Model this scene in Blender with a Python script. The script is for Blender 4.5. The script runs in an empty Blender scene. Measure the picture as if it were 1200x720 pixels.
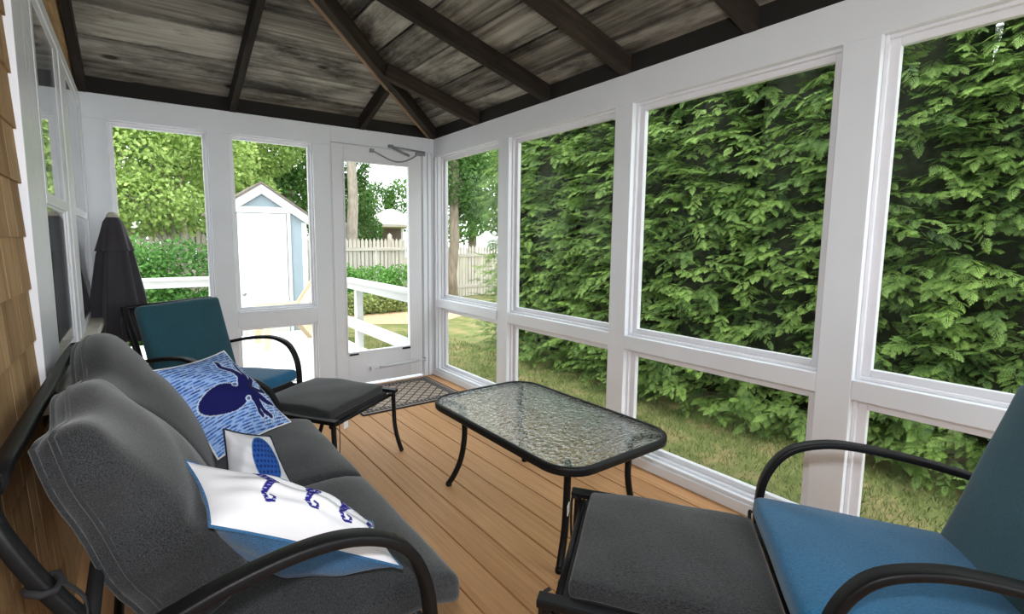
import bpy, bmesh, math, random
import numpy as np
from mathutils import Vector, Matrix

# ------------------------------------------------------------------ camera, world, lights, exposure
sc = bpy.context.scene
COL = sc.collection
CAM = Vector((-2.2992, -4.031, 1.2747))
yaw, pit, rol = -0.5996, -0.1089, 0.0036
fw = Vector((-math.sin(yaw)*math.cos(pit), math.cos(yaw)*math.cos(pit), math.sin(pit)))
rt = Vector((math.cos(yaw), math.sin(yaw), 0)); up = rt.cross(fw)
r2 = rt*math.cos(rol) + up*math.sin(rol); u2 = -rt*math.sin(rol) + up*math.cos(rol)
cd = bpy.data.cameras.new('camera'); cam = bpy.data.objects.new('camera', cd); COL.objects.link(cam)
cam.matrix_world = Matrix(((r2.x, u2.x, -fw.x, CAM.x), (r2.y, u2.y, -fw.y, CAM.y), (r2.z, u2.z, -fw.z, CAM.z), (0, 0, 0, 1)))
cd.sensor_width = 36; cd.lens = 575.3028/1200*36
cd.shift_x = 44.39/1200; cd.shift_y = -14.52/1200; cd.clip_start = 0.02
sc.camera = cam
sc.view_settings.view_transform = 'Standard'; sc.view_settings.look = 'None'
sc.view_settings.exposure = 0.2; sc.view_settings.gamma = 1.0; sc.view_settings.use_curve_mapping = False

w = bpy.data.worlds.new('sky'); sc.world = w; w.use_nodes = True
bg = w.node_tree.nodes['Background']; bg.inputs[0].default_value = (0.93, 0.97, 1.0, 1); bg.inputs[1].default_value = 3.3
sd = bpy.data.lights.new('sun', 'SUN'); sd.energy = 2.6; sd.angle = math.radians(14); sd.color = (1, 0.96, 0.88)
so = bpy.data.objects.new('sun', sd); COL.objects.link(so)
so.rotation_euler = Vector((0.42, 0.30, -0.85)).to_track_quat('-Z', 'Y').to_euler()
fd = bpy.data.lights.new('camera_flash', 'AREA'); fd.energy = 20; fd.shape = 'DISK'; fd.size = 0.10; fd.color = (0.93, 0.96, 1.0)
fo = bpy.data.objects.new('camera_flash', fd); COL.objects.link(fo)
fo.location = CAM + Vector((-0.02, -0.03, 0.20)); fo.rotation_euler = Vector((0.62, 0.78, 0.10)).to_track_quat('-Z', 'Y').to_euler()

RND = random.Random(7); NR = np.random.default_rng(11)
PI = math.pi
def V(*a): return Vector(a)

# ------------------------------------------------------------------ materials
def nt_of(name):
    m = bpy.data.materials.new(name); m.use_nodes = True
    return m, m.node_tree, m.node_tree.nodes['Principled BSDF']
def lk(nt, a, b): nt.links.new(a, b)
def node(nt, t, **k):
    n = nt.nodes.new(t)
    for a, b in k.items(): setattr(n, a, b)
    return n
def ramp(nt, stops):
    n = nt.nodes.new('ShaderNodeValToRGB'); e = n.color_ramp.elements
    e[0].position, e[0].color = stops[0][0], (*stops[0][1], 1); e[1].position, e[1].color = stops[-1][0], (*stops[-1][1], 1)
    for p, c in stops[1:-1]:
        x = e.new(p); x.color = (*c, 1)
    return n
def simple(name, c, rough=0.5, metal=0.0, var=0.08, scale=8.0, bump=0.0, bscale=200.0, spec=0.5, stretch=None):
    m, nt, b = nt_of(name)
    tc = node(nt, 'ShaderNodeTexCoord'); src = tc.outputs['Object']
    if stretch:
        mp = node(nt, 'ShaderNodeMapping'); mp.inputs['Scale'].default_value = stretch; lk(nt, src, mp.inputs[0]); src = mp.outputs[0]
    n = node(nt, 'ShaderNodeTexNoise'); n.inputs['Scale'].default_value = scale; n.inputs['Detail'].default_value = 5; lk(nt, src, n.inputs['Vector'])
    r = ramp(nt, [(0.25, tuple(x*(1-var) for x in c)), (0.75, tuple(min(1, x*(1+var)) for x in c))])
    lk(nt, n.outputs['Fac'], r.inputs[0]); lk(nt, r.outputs[0], b.inputs['Base Color'])
    b.inputs['Roughness'].default_value = rough; b.inputs['Metallic'].default_value = metal
    b.inputs['Specular IOR Level'].default_value = spec
    if bump:
        n2 = node(nt, 'ShaderNodeTexNoise'); n2.inputs['Scale'].default_value = bscale; n2.inputs['Detail'].default_value = 3; lk(nt, src, n2.inputs['Vector'])
        bp = node(nt, 'ShaderNodeBump'); bp.inputs['Strength'].default_value = bump; bp.inputs['Distance'].default_value = 0.004
        lk(nt, n2.outputs['Fac'], bp.inputs['Height']); lk(nt, bp.outputs[0], b.inputs['Normal'])
    return m
def fabric(name, c, var=0.35, rough=0.95, heather=420.0):
    m, nt, b = nt_of(name)
    tc = node(nt, 'ShaderNodeTexCoord')
    mp = node(nt, 'ShaderNodeMapping'); mp.inputs['Scale'].default_value = (1, 0.35, 1); lk(nt, tc.outputs['Object'], mp.inputs[0])
    n = node(nt, 'ShaderNodeTexNoise'); n.inputs['Scale'].default_value = heather; n.inputs['Detail'].default_value = 2; lk(nt, mp.outputs[0], n.inputs['Vector'])
    n3 = node(nt, 'ShaderNodeTexNoise'); n3.inputs['Scale'].default_value = 5; n3.inputs['Detail'].default_value = 4; lk(nt, tc.outputs['Object'], n3.inputs['Vector'])
    mx = node(nt, 'ShaderNodeMath', operation='ADD'); lk(nt, n.outputs['Fac'], mx.inputs[0])
    ml = node(nt, 'ShaderNodeMath', operation='MULTIPLY'); ml.inputs[1].default_value = 0.35; lk(nt, n3.outputs['Fac'], ml.inputs[0]); lk(nt, ml.outputs[0], mx.inputs[1])
    r = ramp(nt, [(0.45, tuple(x*(1-var) for x in c)), (0.92, tuple(min(1, x*(1+var)) for x in c))]); lk(nt, mx.outputs[0], r.inputs[0])
    lk(nt, r.outputs[0], b.inputs['Base Color']); b.inputs['Roughness'].default_value = rough; b.inputs['Specular IOR Level'].default_value = 0.15
    b.inputs['Sheen Weight'].default_value = 0.25; b.inputs['Sheen Roughness'].default_value = 0.5
    bp = node(nt, 'ShaderNodeBump'); bp.inputs['Strength'].default_value = 0.35; bp.inputs['Distance'].default_value = 0.002
    lk(nt, n.outputs['Fac'], bp.inputs['Height']); lk(nt, bp.outputs[0], b.inputs['Normal'])
    return m
def wood(name, stops, along=1.2, across=22.0, rough=0.8, knots=0.0, stain=0.0, bump=0.3, rvar=0.5):
    """wood that reads the 'grain' attribute: x along the board (m), y across (m), z a random number per board"""
    m, nt, b = nt_of(name)
    at = node(nt, 'ShaderNodeAttribute', attribute_name='grain')
    sx = node(nt, 'ShaderNodeSeparateXYZ'); lk(nt, at.outputs['Vector'], sx.inputs[0])
    def comb(a, c, zs):
        c_ = node(nt, 'ShaderNodeCombineXYZ')
        for i, s in ((0, a), (1, c), (2, zs)):
            mm = node(nt, 'ShaderNodeMath', operation='MULTIPLY'); mm.inputs[1].default_value = s; lk(nt, sx.outputs[i], mm.inputs[0]); lk(nt, mm.outputs[0], c_.inputs[i])
        return c_.outputs[0]
    n = node(nt, 'ShaderNodeTexNoise'); n.inputs['Scale'].default_value = 1; n.inputs['Detail'].default_value = 8; n.inputs['Roughness'].default_value = 0.65; n.inputs['Distortion'].default_value = 0.4
    lk(nt, comb(along, across, 37.0), n.inputs['Vector'])
    ad = node(nt, 'ShaderNodeMath', operation='MULTIPLY_ADD'); lk(nt, sx.outputs[2], ad.inputs[0]); ad.inputs[1].default_value = rvar*0.4; ad.inputs[2].default_value = -rvar*0.2
    a2 = node(nt, 'ShaderNodeMath', operation='ADD'); lk(nt, n.outputs['Fac'], a2.inputs[0]); lk(nt, ad.outputs[0], a2.inputs[1])
    r = ramp(nt, stops); lk(nt, a2.outputs[0], r.inputs[0]); out = r.outputs[0]
    if stain:
        s = node(nt, 'ShaderNodeTexNoise'); s.inputs['Scale'].default_value = 1; s.inputs['Detail'].default_value = 6; s.inputs['Roughness'].default_value = 0.7
        lk(nt, comb(1.1, 3.6, 11.0), s.inputs['Vector'])
        sr = ramp(nt, [(0.45, (1, 1, 1)), (0.63, (0.06, 0.055, 0.05))]); lk(nt, s.outputs['Fac'], sr.inputs[0])
        mm = node(nt, 'ShaderNodeMix', data_type='RGBA', blend_type='MULTIPLY'); mm.inputs[0].default_value = stain
        lk(nt, out, mm.inputs[6]); lk(nt, sr.outputs[0], mm.inputs[7]); out = mm.outputs[2]
    if knots:
        k = node(nt, 'ShaderNodeTexVoronoi'); k.inputs['Scale'].default_value = 1
        lk(nt, comb(2.0, 4.2, 9.0), k.inputs['Vector'])
        kr = ramp(nt, [(0.075, (0.10, 0.05, 0.025)), (0.13, (1, 1, 1))]); lk(nt, k.outputs['Distance'], kr.inputs[0])
        mm = node(nt, 'ShaderNodeMix', data_type='RGBA', blend_type='MULTIPLY'); mm.inputs[0].default_value = knots
        lk(nt, out, mm.inputs[6]); lk(nt, kr.outputs[0], mm.inputs[7]); out = mm.outputs[2]
    lk(nt, out, b.inputs['Base Color']); b.inputs['Roughness'].default_value = rough; b.inputs['Specular IOR Level'].default_value = 0.25
    bp = node(nt, 'ShaderNodeBump'); bp.inputs['Strength'].default_value = bump; bp.inputs['Distance'].default_value = 0.004
    lk(nt, n.outputs['Fac'], bp.inputs['Height']); lk(nt, bp.outputs[0], b.inputs['Normal'])
    return m
def leafmat(name, dark, light, trans=0.35, rough=0.55):
    """leaf colour from the per-leaf 'tint' attribute, part of the light passes through"""
    m, nt, b = nt_of(name)
    at = node(nt, 'ShaderNodeAttribute', attribute_name='tint')
    r = ramp(nt, [(0.0, dark), (1.0, light)]); lk(nt, at.outputs['Fac'], r.inputs[0])
    lk(nt, r.outputs[0], b.inputs['Base Color']); b.inputs['Roughness'].default_value = rough; b.inputs['Specular IOR Level'].default_value = 0.3
    t = node(nt, 'ShaderNodeBsdfTranslucent'); lk(nt, r.outputs[0], t.inputs[0])
    mx = node(nt, 'ShaderNodeMixShader'); mx.inputs[0].default_value = trans
    lk(nt, b.outputs[0], mx.inputs[1]); lk(nt, t.outputs[0], mx.inputs[2])
    lk(nt, mx.outputs[0], nt.nodes['Material Output'].inputs[0])
    return m
def glassmat(name, tint=(0.97, 0.985, 0.98), ior=1.45, rough=0.0, bump=0.0, frost=0.0):
    m, nt, b = nt_of(name); nt.nodes.remove(b)
    tr = node(nt, 'ShaderNodeBsdfTransparent'); tr.inputs[0].default_value = (*tint, 1)
    gl = node(nt, 'ShaderNodeBsdfGlossy'); gl.inputs['Roughness'].default_value = rough; gl.inputs[0].default_value = (1, 1, 1, 1)
    fr = node(nt, 'ShaderNodeFresnel'); ge = node(nt, 'ShaderNodeNewGeometry'); mr = node(nt, 'ShaderNodeMapRange')   # same outside reflection on both faces of the thin sheet
    mr.inputs['To Min'].default_value = ior; mr.inputs['To Max'].default_value = 1/ior; lk(nt, ge.outputs['Backfacing'], mr.inputs[0]); lk(nt, mr.outputs[0], fr.inputs[0])
    base = tr.outputs[0]
    if bump:
        tc = node(nt, 'ShaderNodeTexCoord'); mp = node(nt, 'ShaderNodeMapping'); mp.inputs['Scale'].default_value = (38, 62, 38); lk(nt, tc.outputs['Object'], mp.inputs[0])
        vo = node(nt, 'ShaderNodeTexNoise'); vo.inputs['Scale'].default_value = 1.0; vo.inputs['Detail'].default_value = 1.5; lk(nt, mp.outputs[0], vo.inputs['Vector'])
        bp = node(nt, 'ShaderNodeBump'); bp.inputs['Strength'].default_value = bump; bp.inputs['Distance'].default_value = 0.01
        lk(nt, vo.outputs['Fac'], bp.inputs['Height']); lk(nt, bp.outputs[0], gl.inputs['Normal']); lk(nt, bp.outputs[0], fr.inputs['Normal'])
        rf = node(nt, 'ShaderNodeBsdfRefraction'); rf.inputs['IOR'].default_value = 1.08; rf.inputs['Roughness'].default_value = 0.08; rf.inputs[0].default_value = (*tint, 1); lk(nt, bp.outputs[0], rf.inputs['Normal'])
        m0 = node(nt, 'ShaderNodeMixShader'); m0.inputs[0].default_value = frost; lk(nt, tr.outputs[0], m0.inputs[1]); lk(nt, rf.outputs[0], m0.inputs[2]); base = m0.outputs[0]
    mx = node(nt, 'ShaderNodeMixShader'); lk(nt, fr.outputs[0], mx.inputs[0]); lk(nt, base, mx.inputs[1]); lk(nt, gl.outputs[0], mx.inputs[2])
    lk(nt, mx.outputs[0], nt.nodes['Material Output'].inputs[0])
    return m
def attrcol(name, rough=0.9, weave=300.0):
    m, nt, b = nt_of(name)
    at = node(nt, 'ShaderNodeAttribute', attribute_name='print'); lk(nt, at.outputs['Color'], b.inputs['Base Color'])
    b.inputs['Roughness'].default_value = rough; b.inputs['Specular IOR Level'].default_value = 0.15
    tc = node(nt, 'ShaderNodeTexCoord'); n = node(nt, 'ShaderNodeTexNoise'); n.inputs['Scale'].default_value = weave; lk(nt, tc.outputs['Object'], n.inputs['Vector'])
    bp = node(nt, 'ShaderNodeBump'); bp.inputs['Strength'].default_value = 0.2; bp.inputs['Distance'].default_value = 0.002; lk(nt, n.outputs['Fac'], bp.inputs['Height']); lk(nt, bp.outputs[0], b.inputs['Normal'])
    return m

M = {}
M['white'] = simple('white_paint', (0.82, 0.845, 0.89), 0.45, var=0.03, scale=3, bump=0.08, bscale=90)
M['sash'] = simple('white_sash_paint', (0.80, 0.80, 0.84), 0.35, var=0.02)
M['sill'] = simple('weathered_sill_paint', (0.50, 0.47, 0.40), 0.7, var=0.15, scale=14)
M['door'] = simple('white_door_paint', (0.80, 0.80, 0.835), 0.35, var=0.02)
M['plank'] = wood('weathered_roof_boards', [(0.22, (0.05, 0.045, 0.038)), (0.42, (0.18, 0.163, 0.138)), (0.60, (0.35, 0.325, 0.28)), (0.85, (0.50, 0.465, 0.40))], along=0.9, across=26, stain=0.9, knots=0.9, rvar=0.7, rough=0.9)
M['rafter'] = wood('dark_rafter_wood', [(0.25, (0.015, 0.011, 0.009)), (0.6, (0.045, 0.033, 0.025)), (0.85, (0.11, 0.078, 0.053))], along=1.5, across=40, stain=0.5, rough=0.9)
M['hip'] = wood('tan_hip_lit_edge', [(0.25, (0.10, 0.065, 0.04)), (0.55, (0.30, 0.20, 0.125)), (0.85, (0.50, 0.36, 0.24))], along=1.5, across=40, stain=0.4, rough=0.9)
M['deck'] = wood('tan_composite_decking', [(0.2, (0.43, 0.215, 0.088)), (0.5, (0.57, 0.305, 0.138)), (0.8, (0.68, 0.39, 0.19))], along=2.0, across=60, rough=0.55, rvar=0.25, bump=0.2)
M['shingle'] = wood('honey_cedar_shingle', [(0.2, (0.24, 0.13, 0.05)), (0.5, (0.44, 0.27, 0.125)), (0.8, (0.58, 0.39, 0.21))], along=3.0, across=55, rough=0.85, stain=0.25, rvar=0.7)
M['blackened'] = simple('blackened_wood', (0.014, 0.012, 0.010), 0.9)
M['shingle_gap'] = simple('dark_sheathing', (0.05, 0.03, 0.02), 0.9)
M['black'] = simple('black_powder_coat', (0.007, 0.007, 0.008), 0.45, var=0.2, bump=0.1, bscale=400, spec=0.25)
M['black_strap'] = simple('black_webbing', (0.015, 0.014, 0.016), 0.85)
M['grey_fabric'] = fabric('charcoal_heather_fabric', (0.033, 0.034, 0.036), 0.7)
M['grey_dark'] = fabric('charcoal_boxing_fabric', (0.028, 0.029, 0.031), 0.5)
M['blue_fabric'] = fabric('teal_blue_fabric', (0.022, 0.14, 0.28), 0.3)
M['teal_dark'] = fabric('dark_teal_fabric', (0.028, 0.095, 0.125), 0.3)
M['denim'] = fabric('denim_blue_fabric', (0.045, 0.145, 0.30), 0.4)
M['navy'] = fabric('navy_fabric', (0.012, 0.014, 0.035), 0.3)
M['print'] = attrcol('printed_cotton')
M['umb'] = fabric('charcoal_umbrella_cloth', (0.055, 0.05, 0.058), 0.25)
M['cap'] = simple('beige_plastic', (0.55, 0.5, 0.4), 0.5)
M['tag'] = simple('white_tag', (0.85, 0.85, 0.85), 0.7)
M['chrome'] = simple('galvanised_metal', (0.45, 0.46, 0.47), 0.35, metal=0.9)
M['greymetal'] = simple('grey_metal', (0.30, 0.31, 0.34), 0.45, metal=0.4)
M['pane'] = glassmat('window_glass', ior=1.07)
M['housepane'] = glassmat('house_window_glass', ior=1.5)
M['tableglass'] = glassmat('pebbled_glass', tint=(0.80, 0.86, 0.84), bump=0.75, frost=0.75, rough=0.05, ior=1.9)
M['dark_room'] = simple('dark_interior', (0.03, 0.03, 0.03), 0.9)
M['deck_out'] = wood('white_painted_deck', [(0.2, (0.72, 0.71, 0.70)), (0.8, (0.88, 0.87, 0.86))], rough=0.6, rvar=0.2)
M['rail'] = simple('white_rail_paint', (0.52, 0.52, 0.51), 0.5, var=0.04)
M['tan_wood'] = wood('pale_tan_wood', [(0.2, (0.50, 0.38, 0.25)), (0.8, (0.72, 0.58, 0.42))], rough=0.7)
M['shed_blue'] = simple('pale_blue_siding', (0.30, 0.37, 0.43), 0.6, var=0.05, stretch=(14, 1, 1))
M['shed_white'] = simple('shed_white_paint', (0.74, 0.74, 0.73), 0.5, var=0.02)
M['shed_roof'] = simple('brown_roof_shingle', (0.16, 0.13, 0.115), 0.9, var=0.3, scale=30)
M['fence'] = wood('grey_cedar_fence', [(0.2, (0.36, 0.32, 0.28)), (0.5, (0.52, 0.47, 0.42)), (0.8, (0.66, 0.61, 0.56))], along=2, across=40, rough=0.85, rvar=0.5)
M['bark'] = simple('tree_bark', (0.20, 0.165, 0.125), 0.95, var=0.4, scale=18, bump=0.8, bscale=25, stretch=(1, 1, 0.25))
M['bark_light'] = simple('pale_bark', (0.36, 0.31, 0.26), 0.95, var=0.3, scale=18, bump=0.6, bscale=25, stretch=(1, 1, 0.3))
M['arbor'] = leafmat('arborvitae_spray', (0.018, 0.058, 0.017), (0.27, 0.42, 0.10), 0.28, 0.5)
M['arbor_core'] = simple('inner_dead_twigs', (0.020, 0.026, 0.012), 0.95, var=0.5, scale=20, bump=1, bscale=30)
M['maple'] = leafmat('maple_leaf', (0.13, 0.25, 0.05), (0.56, 0.70, 0.24), 0.45)
M['darkleaf'] = leafmat('dark_tree_leaf', (0.025, 0.075, 0.02), (0.16, 0.32, 0.07), 0.35)
M['ivy'] = leafmat('shrub_leaf', (0.045, 0.15, 0.03), (0.20, 0.42, 0.10), 0.35)
M['redleaf'] = leafmat('border_plant_leaf', (0.12, 0.20, 0.06), (0.42, 0.48, 0.18), 0.3)
M['grassblade'] = leafmat('grass_blade', (0.09, 0.13, 0.04), (0.28, 0.31, 0.13), 0.3)
M['mulch'] = simple('tan_mulch', (0.50, 0.33, 0.20), 0.95, var=0.35, scale=18, bump=0.6, bscale=60)
def lawn_mat():
    m, nt, b = nt_of('lawn_ground'); tc = node(nt, 'ShaderNodeTexCoord')
    n = node(nt, 'ShaderNodeTexNoise'); n.inputs['Scale'].default_value = 2.2; n.inputs['Detail'].default_value = 9; n.inputs['Roughness'].default_value = 0.7; lk(nt, tc.outputs['Object'], n.inputs['Vector'])
    r = ramp(nt, [(0.30, (0.085, 0.115, 0.035)), (0.48, (0.16, 0.18, 0.065)), (0.60, (0.27, 0.22, 0.11)), (0.8, (0.34, 0.245, 0.145))]); lk(nt, n.outputs['Fac'], r.inputs[0]); lk(nt, r.outputs[0], b.inputs['Base Color'])
    b.inputs['Roughness'].default_value = 0.95; b.inputs['Specular IOR Level'].default_value = 0.1
    return m
M['lawn'] = lawn_mat()
def mat_mat():
    m, nt, b = nt_of('printed_mat'); at = node(nt, 'ShaderNodeAttribute', attribute_name='print'); lk(nt, at.outputs['Color'], b.inputs['Base Color']); b.inputs['Roughness'].default_value = 0.9
    return m
M['matprint'] = mat_mat()

# ------------------------------------------------------------------ mesh helpers
class MB:
    def __init__(s): s.v = []; s.f = []; s.g = []; s.m = []; s.sm = []
    def add(s, vs, fs, g=None, mi=0, smooth=False):
        o = len(s.v); s.v += [tuple(p) for p in vs]
        s.g += (g if g is not None else [(p[0], p[1], 0.5) for p in vs])
        for f in fs: s.f.append(tuple(o+i for i in f)); s.m.append(mi); s.sm.append(smooth)
    def box(s, lo, hi, ax=1, rnd=None, mi=0, xf=None, taper=None):
        """axis box; ax = grain direction"""
        lo = Vector(lo); hi = Vector(hi)
        vs = [V(x, y, z) for x in (lo.x, hi.x) for y in (lo.y, hi.y) for z in (lo.z, hi.z)]
        r = RND.random() if rnd is None else rnd
        o1, o2 = [i for i in range(3) if i != ax]
        g = [(p[ax]+r*13.7, p[o1]+p[o2], r) for p in vs]
        if taper: vs = [taper(p) for p in vs]
        if xf: vs = [xf @ p for p in vs]
        s.add(vs, [(0, 1, 3, 2), (4, 6, 7, 5), (0, 4, 5, 1), (2, 3, 7, 6), (0, 2, 6, 4), (1, 5, 7, 3)], g, mi)
    def beam(s, a, b, wd, ht, upv=(0, 0, 1), mi=0, rnd=None):
        """rectangular bar from a to b; wd across, ht along upv"""
        a = Vector(a); b = Vector(b); d = (b-a); L = d.length; d.normalize(); u = Vector(upv); sd_ = d.cross(u).normalized(); u = sd_.cross(d)
        xf = Matrix(((sd_.x, d.x, u.x, a.x), (sd_.y, d.y, u.y, a.y), (sd_.z, d.z, u.z, a.z), (0, 0, 0, 1)))
        s.box((-wd/2, 0, -ht/2), (wd/2, L, ht/2), 1, rnd, mi, xf)
    def sweep(s, path, prof, side, mi=0, smooth=True, closed=False, cap=True):
        """sweep a 2D profile [(a,b)] along path; a along `side` axis, b along side x tangent"""
        P = [Vector(p) for p in path]; n = len(P); m = len(prof); vs = []
        for i, p in enumerate(P):
            if closed: t = P[(i+1) % n]-P[i-1]
            else: t = P[min(i+1, n-1)]-P[max(i-1, 0)]
            t.normalize(); sd_ = Vector(side); sd_ = (sd_ - t*sd_.dot(t)).normalized(); q = t.cross(sd_)
            vs += [p + sd_*a + q*b for a, b in prof]
        fs = []
        for i in range(n if closed else n-1):
            j = (i+1) % n
            for k in range(m): fs.append((i*m+k, i*m+(k+1) % m, j*m+(k+1) % m, j*m+k))
        if cap and not closed: fs += [tuple(range(m))[::-1], tuple((n-1)*m+k for k in range(m))]
        s.add(vs, fs, None, mi, smooth)
    def tube(s, path, r, n=8, mi=0, closed=False):
        P = [Vector(p) for p in path]; d = (P[-1]-P[0]) if not closed else V(0, 0, 1)
        rr = r if isinstance(r, (list, tuple)) else [r]*len(P); vs = []; N = len(P); pv = None
        for i, p in enumerate(P):
            t = (P[(i+1) % N]-P[i-1]) if closed else (P[min(i+1, N-1)]-P[max(i-1, 0)])
            t.normalize()
            if pv is None: pv = t.orthogonal().normalized()
            pv = (pv - t*pv.dot(t)).normalized(); q = t.cross(pv)
            vs += [p + (pv*math.cos(2*PI*k/n)+q*math.sin(2*PI*k/n))*rr[i] for k in range(n)]
        fs = []
        for i in range(N if closed else N-1):
            j = (i+1) % N
            for k in range(n): fs.append((i*n+k, i*n+(k+1) % n, j*n+(k+1) % n, j*n+k))
        if not closed: fs += [tuple(range(n))[::-1], tuple((N-1)*n+k for k in range(n))]
        s.add(vs, fs, None, mi, True)
    def rbox(s, w_, d_, h_, r, n=8, fn=None, mi=0, xf=None, m=3):
        """rounded box centred at origin, optional deform fn(Vector)->Vector"""
        H = (w_/2, d_/2, h_/2); ax = []
        for h in H:
            c = [-h + r*(1-math.cos(PI/2*k/m)) for k in range(m)]
            mid = list(np.linspace(-h+r, h-r, n+1)) if h > r*1.02 else [0.0]
            ax.append(c + mid + [-x for x in c[::-1]])
        idx = {}; vs = []; fs = []
        def vid(i, j, k):
            if (i, j, k) in idx: return idx[(i, j, k)]
            p = V(ax[0][i], ax[1][j], ax[2][k]); q = V(*[max(-H[a]+r, min(H[a]-r, p[a])) if H[a] > r else 0 for a in range(3)])
            d = p-q
            if d.length > 1e-9: p = q + d.normalized()*r
            if fn: p = fn(p)
            if xf: p = xf @ p
            idx[(i, j, k)] = len(vs); vs.append(p); return idx[(i, j, k)]
        nx, ny, nz = len(ax[0])-1, len(ax[1])-1, len(ax[2])-1
        for i in range(nx):
            for j in range(ny):
                fs.append((vid(i, j, 0), vid(i, j+1, 0), vid(i+1, j+1, 0), vid(i+1, j, 0))); fs.append((vid(i, j, nz), vid(i+1, j, nz), vid(i+1, j+1, nz), vid(i, j+1, nz)))
        for i in range(nx):
            for k in range(nz):
                fs.append((vid(i, 0, k), vid(i+1, 0, k), vid(i+1, 0, k+1), vid(i, 0, k+1))); fs.append((vid(i, ny, k), vid(i, ny, k+1), vid(i+1, ny, k+1), vid(i+1, ny, k)))
        for j in range(ny):
            for k in range(nz):
                fs.append((vid(0, j, k), vid(0, j, k+1), vid(0, j+1, k+1), vid(0, j+1, k))); fs.append((vid(nx, j, k), vid(nx, j+1, k), vid(nx, j+1, k+1), vid(nx, j, k+1)))
        s.add(vs, fs, None, mi, True)
    def lathe(s, prof, c=(0, 0, 0), n=24, mi=0, mod=None):
        c = Vector(c); vs = []
        for r, z in prof:
            for k in range(n):
                a = 2*PI*k/n; rr = r*(mod(a, z) if mod else 1); vs.append(c+V(rr*math.cos(a), rr*math.sin(a), z))
        fs = [(i*n+k, i*n+(k+1) % n, (i+1)*n+(k+1) % n, (i+1)*n+k) for i in range(len(prof)-1) for k in range(n)]
        s.add(vs, fs, None, mi, True)
    def build(s, name, mat, parent=None, bevel=0.0):
        me = bpy.data.meshes.new(name); me.from_pydata(s.v, [], s.f)
        a = me.attributes.new('grain', 'FLOAT_VECTOR', 'POINT'); a.data.foreach_set('vector', np.array(s.g, dtype=np.float32).ravel())
        for m_ in (mat if isinstance(mat, (list, tuple)) else [mat]): me.materials.append(m_)
        me.polygons.foreach_set('material_index', s.m); me.polygons.foreach_set('use_smooth', s.sm)
        bm = bmesh.new(); bm.from_mesh(me); bmesh.ops.recalc_face_normals(bm, faces=bm.faces)
        bm.to_mesh(me); bm.free(); me.update()
        o = bpy.data.objects.new(name, me); COL.objects.link(o)
        if parent: o.parent = parent
        if bevel:
            b = o.modifiers.new('bevel', 'BEVEL'); b.width = bevel; b.segments = 2; b.limit_method = 'ANGLE'; b.angle_limit = math.radians(50)
        return o
def npmesh(name, Vx, F, mat, parent=None, tint=None, col=None, smooth=False, mats=None):
    me = bpy.data.meshes.new(name); Vx = np.asarray(Vx, np.float32); F = np.asarray(F, np.int32); k = F.shape[1]
    me.vertices.add(len(Vx)); me.vertices.foreach_set('co', Vx.ravel())
    me.loops.add(F.size); me.loops.foreach_set('vertex_index', F.ravel())
    me.polygons.add(len(F)); me.polygons.foreach_set('loop_start', np.arange(0, F.size, k, dtype=np.int32))
    me.polygons.foreach_set('loop_total', np.full(len(F), k, np.int32))
    me.polygons.foreach_set('use_smooth', np.full(len(F), smooth, bool))
    me.update(calc_edges=True)
    if tint is not None:
        a = me.attributes.new('tint', 'FLOAT', 'POINT'); a.data.foreach_set('value', np.asarray(tint, np.float32))
    if col is not None:
        a = me.attributes.new('print', 'FLOAT_COLOR', 'POINT'); c4 = np.ones((len(Vx), 4), np.float32); c4[:, :3] = col; a.data.foreach_set('color', c4.ravel())
    me.materials.append(mat); me.validate()
    o = bpy.data.objects.new(name, me); COL.objects.link(o)
    if parent: o.parent = parent
    return o
def empty(name, loc=(0, 0, 0), rz=0.0):
    o = bpy.data.objects.new(name, None); o.empty_display_size = 0.1; COL.objects.link(o); o.location = loc; o.rotation_euler = (0, 0, rz); return o
def tag(o, label, cat, group=None, kind=None):
    o['label'] = label; o['category'] = cat
    if group: o['group'] = group
    if kind: o['kind'] = kind
    return o
def struct(o, label=None):
    o['kind'] = 'structure'
    if label: o['label'] = label
    return o
def plabel(o, label): o['label'] = label; return o
def copy_tree(o, parent=None):
    c = o.copy(); COL.objects.link(c)
    if parent: c.parent = parent
    for ch in o.children: copy_tree(ch, c)
    return c
def smoothpath(pts, n=6):
    P = [Vector(p) for p in pts]; out = []
    for i in range(len(P)-1):
        p0, p1, p2, p3 = P[max(i-1, 0)], P[i], P[i+1], P[min(i+2, len(P)-1)]
        for k in range(n):
            t = k/n; out.append(0.5*((2*p1)+(p2-p0)*t+(2*p0-5*p1+4*p2-p3)*t*t+(3*p1-p0-3*p2+p3)*t**3))
    out.append(P[-1]); return out
def rrect(a, b, r, n=3):
    """rounded rectangle profile"""
    out = []
    for cx, cy, a0 in ((a/2-r, b/2-r, 0), (-a/2+r, b/2-r, 90), (-a/2+r, -b/2+r, 180), (a/2-r, -b/2+r, 270)):
        for k in range(n+1):
            t = math.radians(a0+90*k/n); out.append((cx+r*math.cos(t), cy+r*math.sin(t)))
    return out

# ------------------------------------------------------------------ room shell
H = 2.2; YN = -5.45; XL = -2.565
SB, SR = 0.33, 0.28           # slopes of the back and right roof planes
# floor: tan boards running towards the door
mb = MB(); x = 0.0; bw = 0.139
while x > XL:
    x1 = max(x-bw+0.006, XL); mb.box((x1, YN, -0.028), (x, 0.0, 0.0), 1); x -= bw
mb.box((XL, YN, -0.06), (0, 0, -0.030), 1, mi=1)
struct(mb.build('floor', [M['deck'], M['shingle_gap']], bevel=0.003), 'tan deck board floor of the porch')

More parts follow.
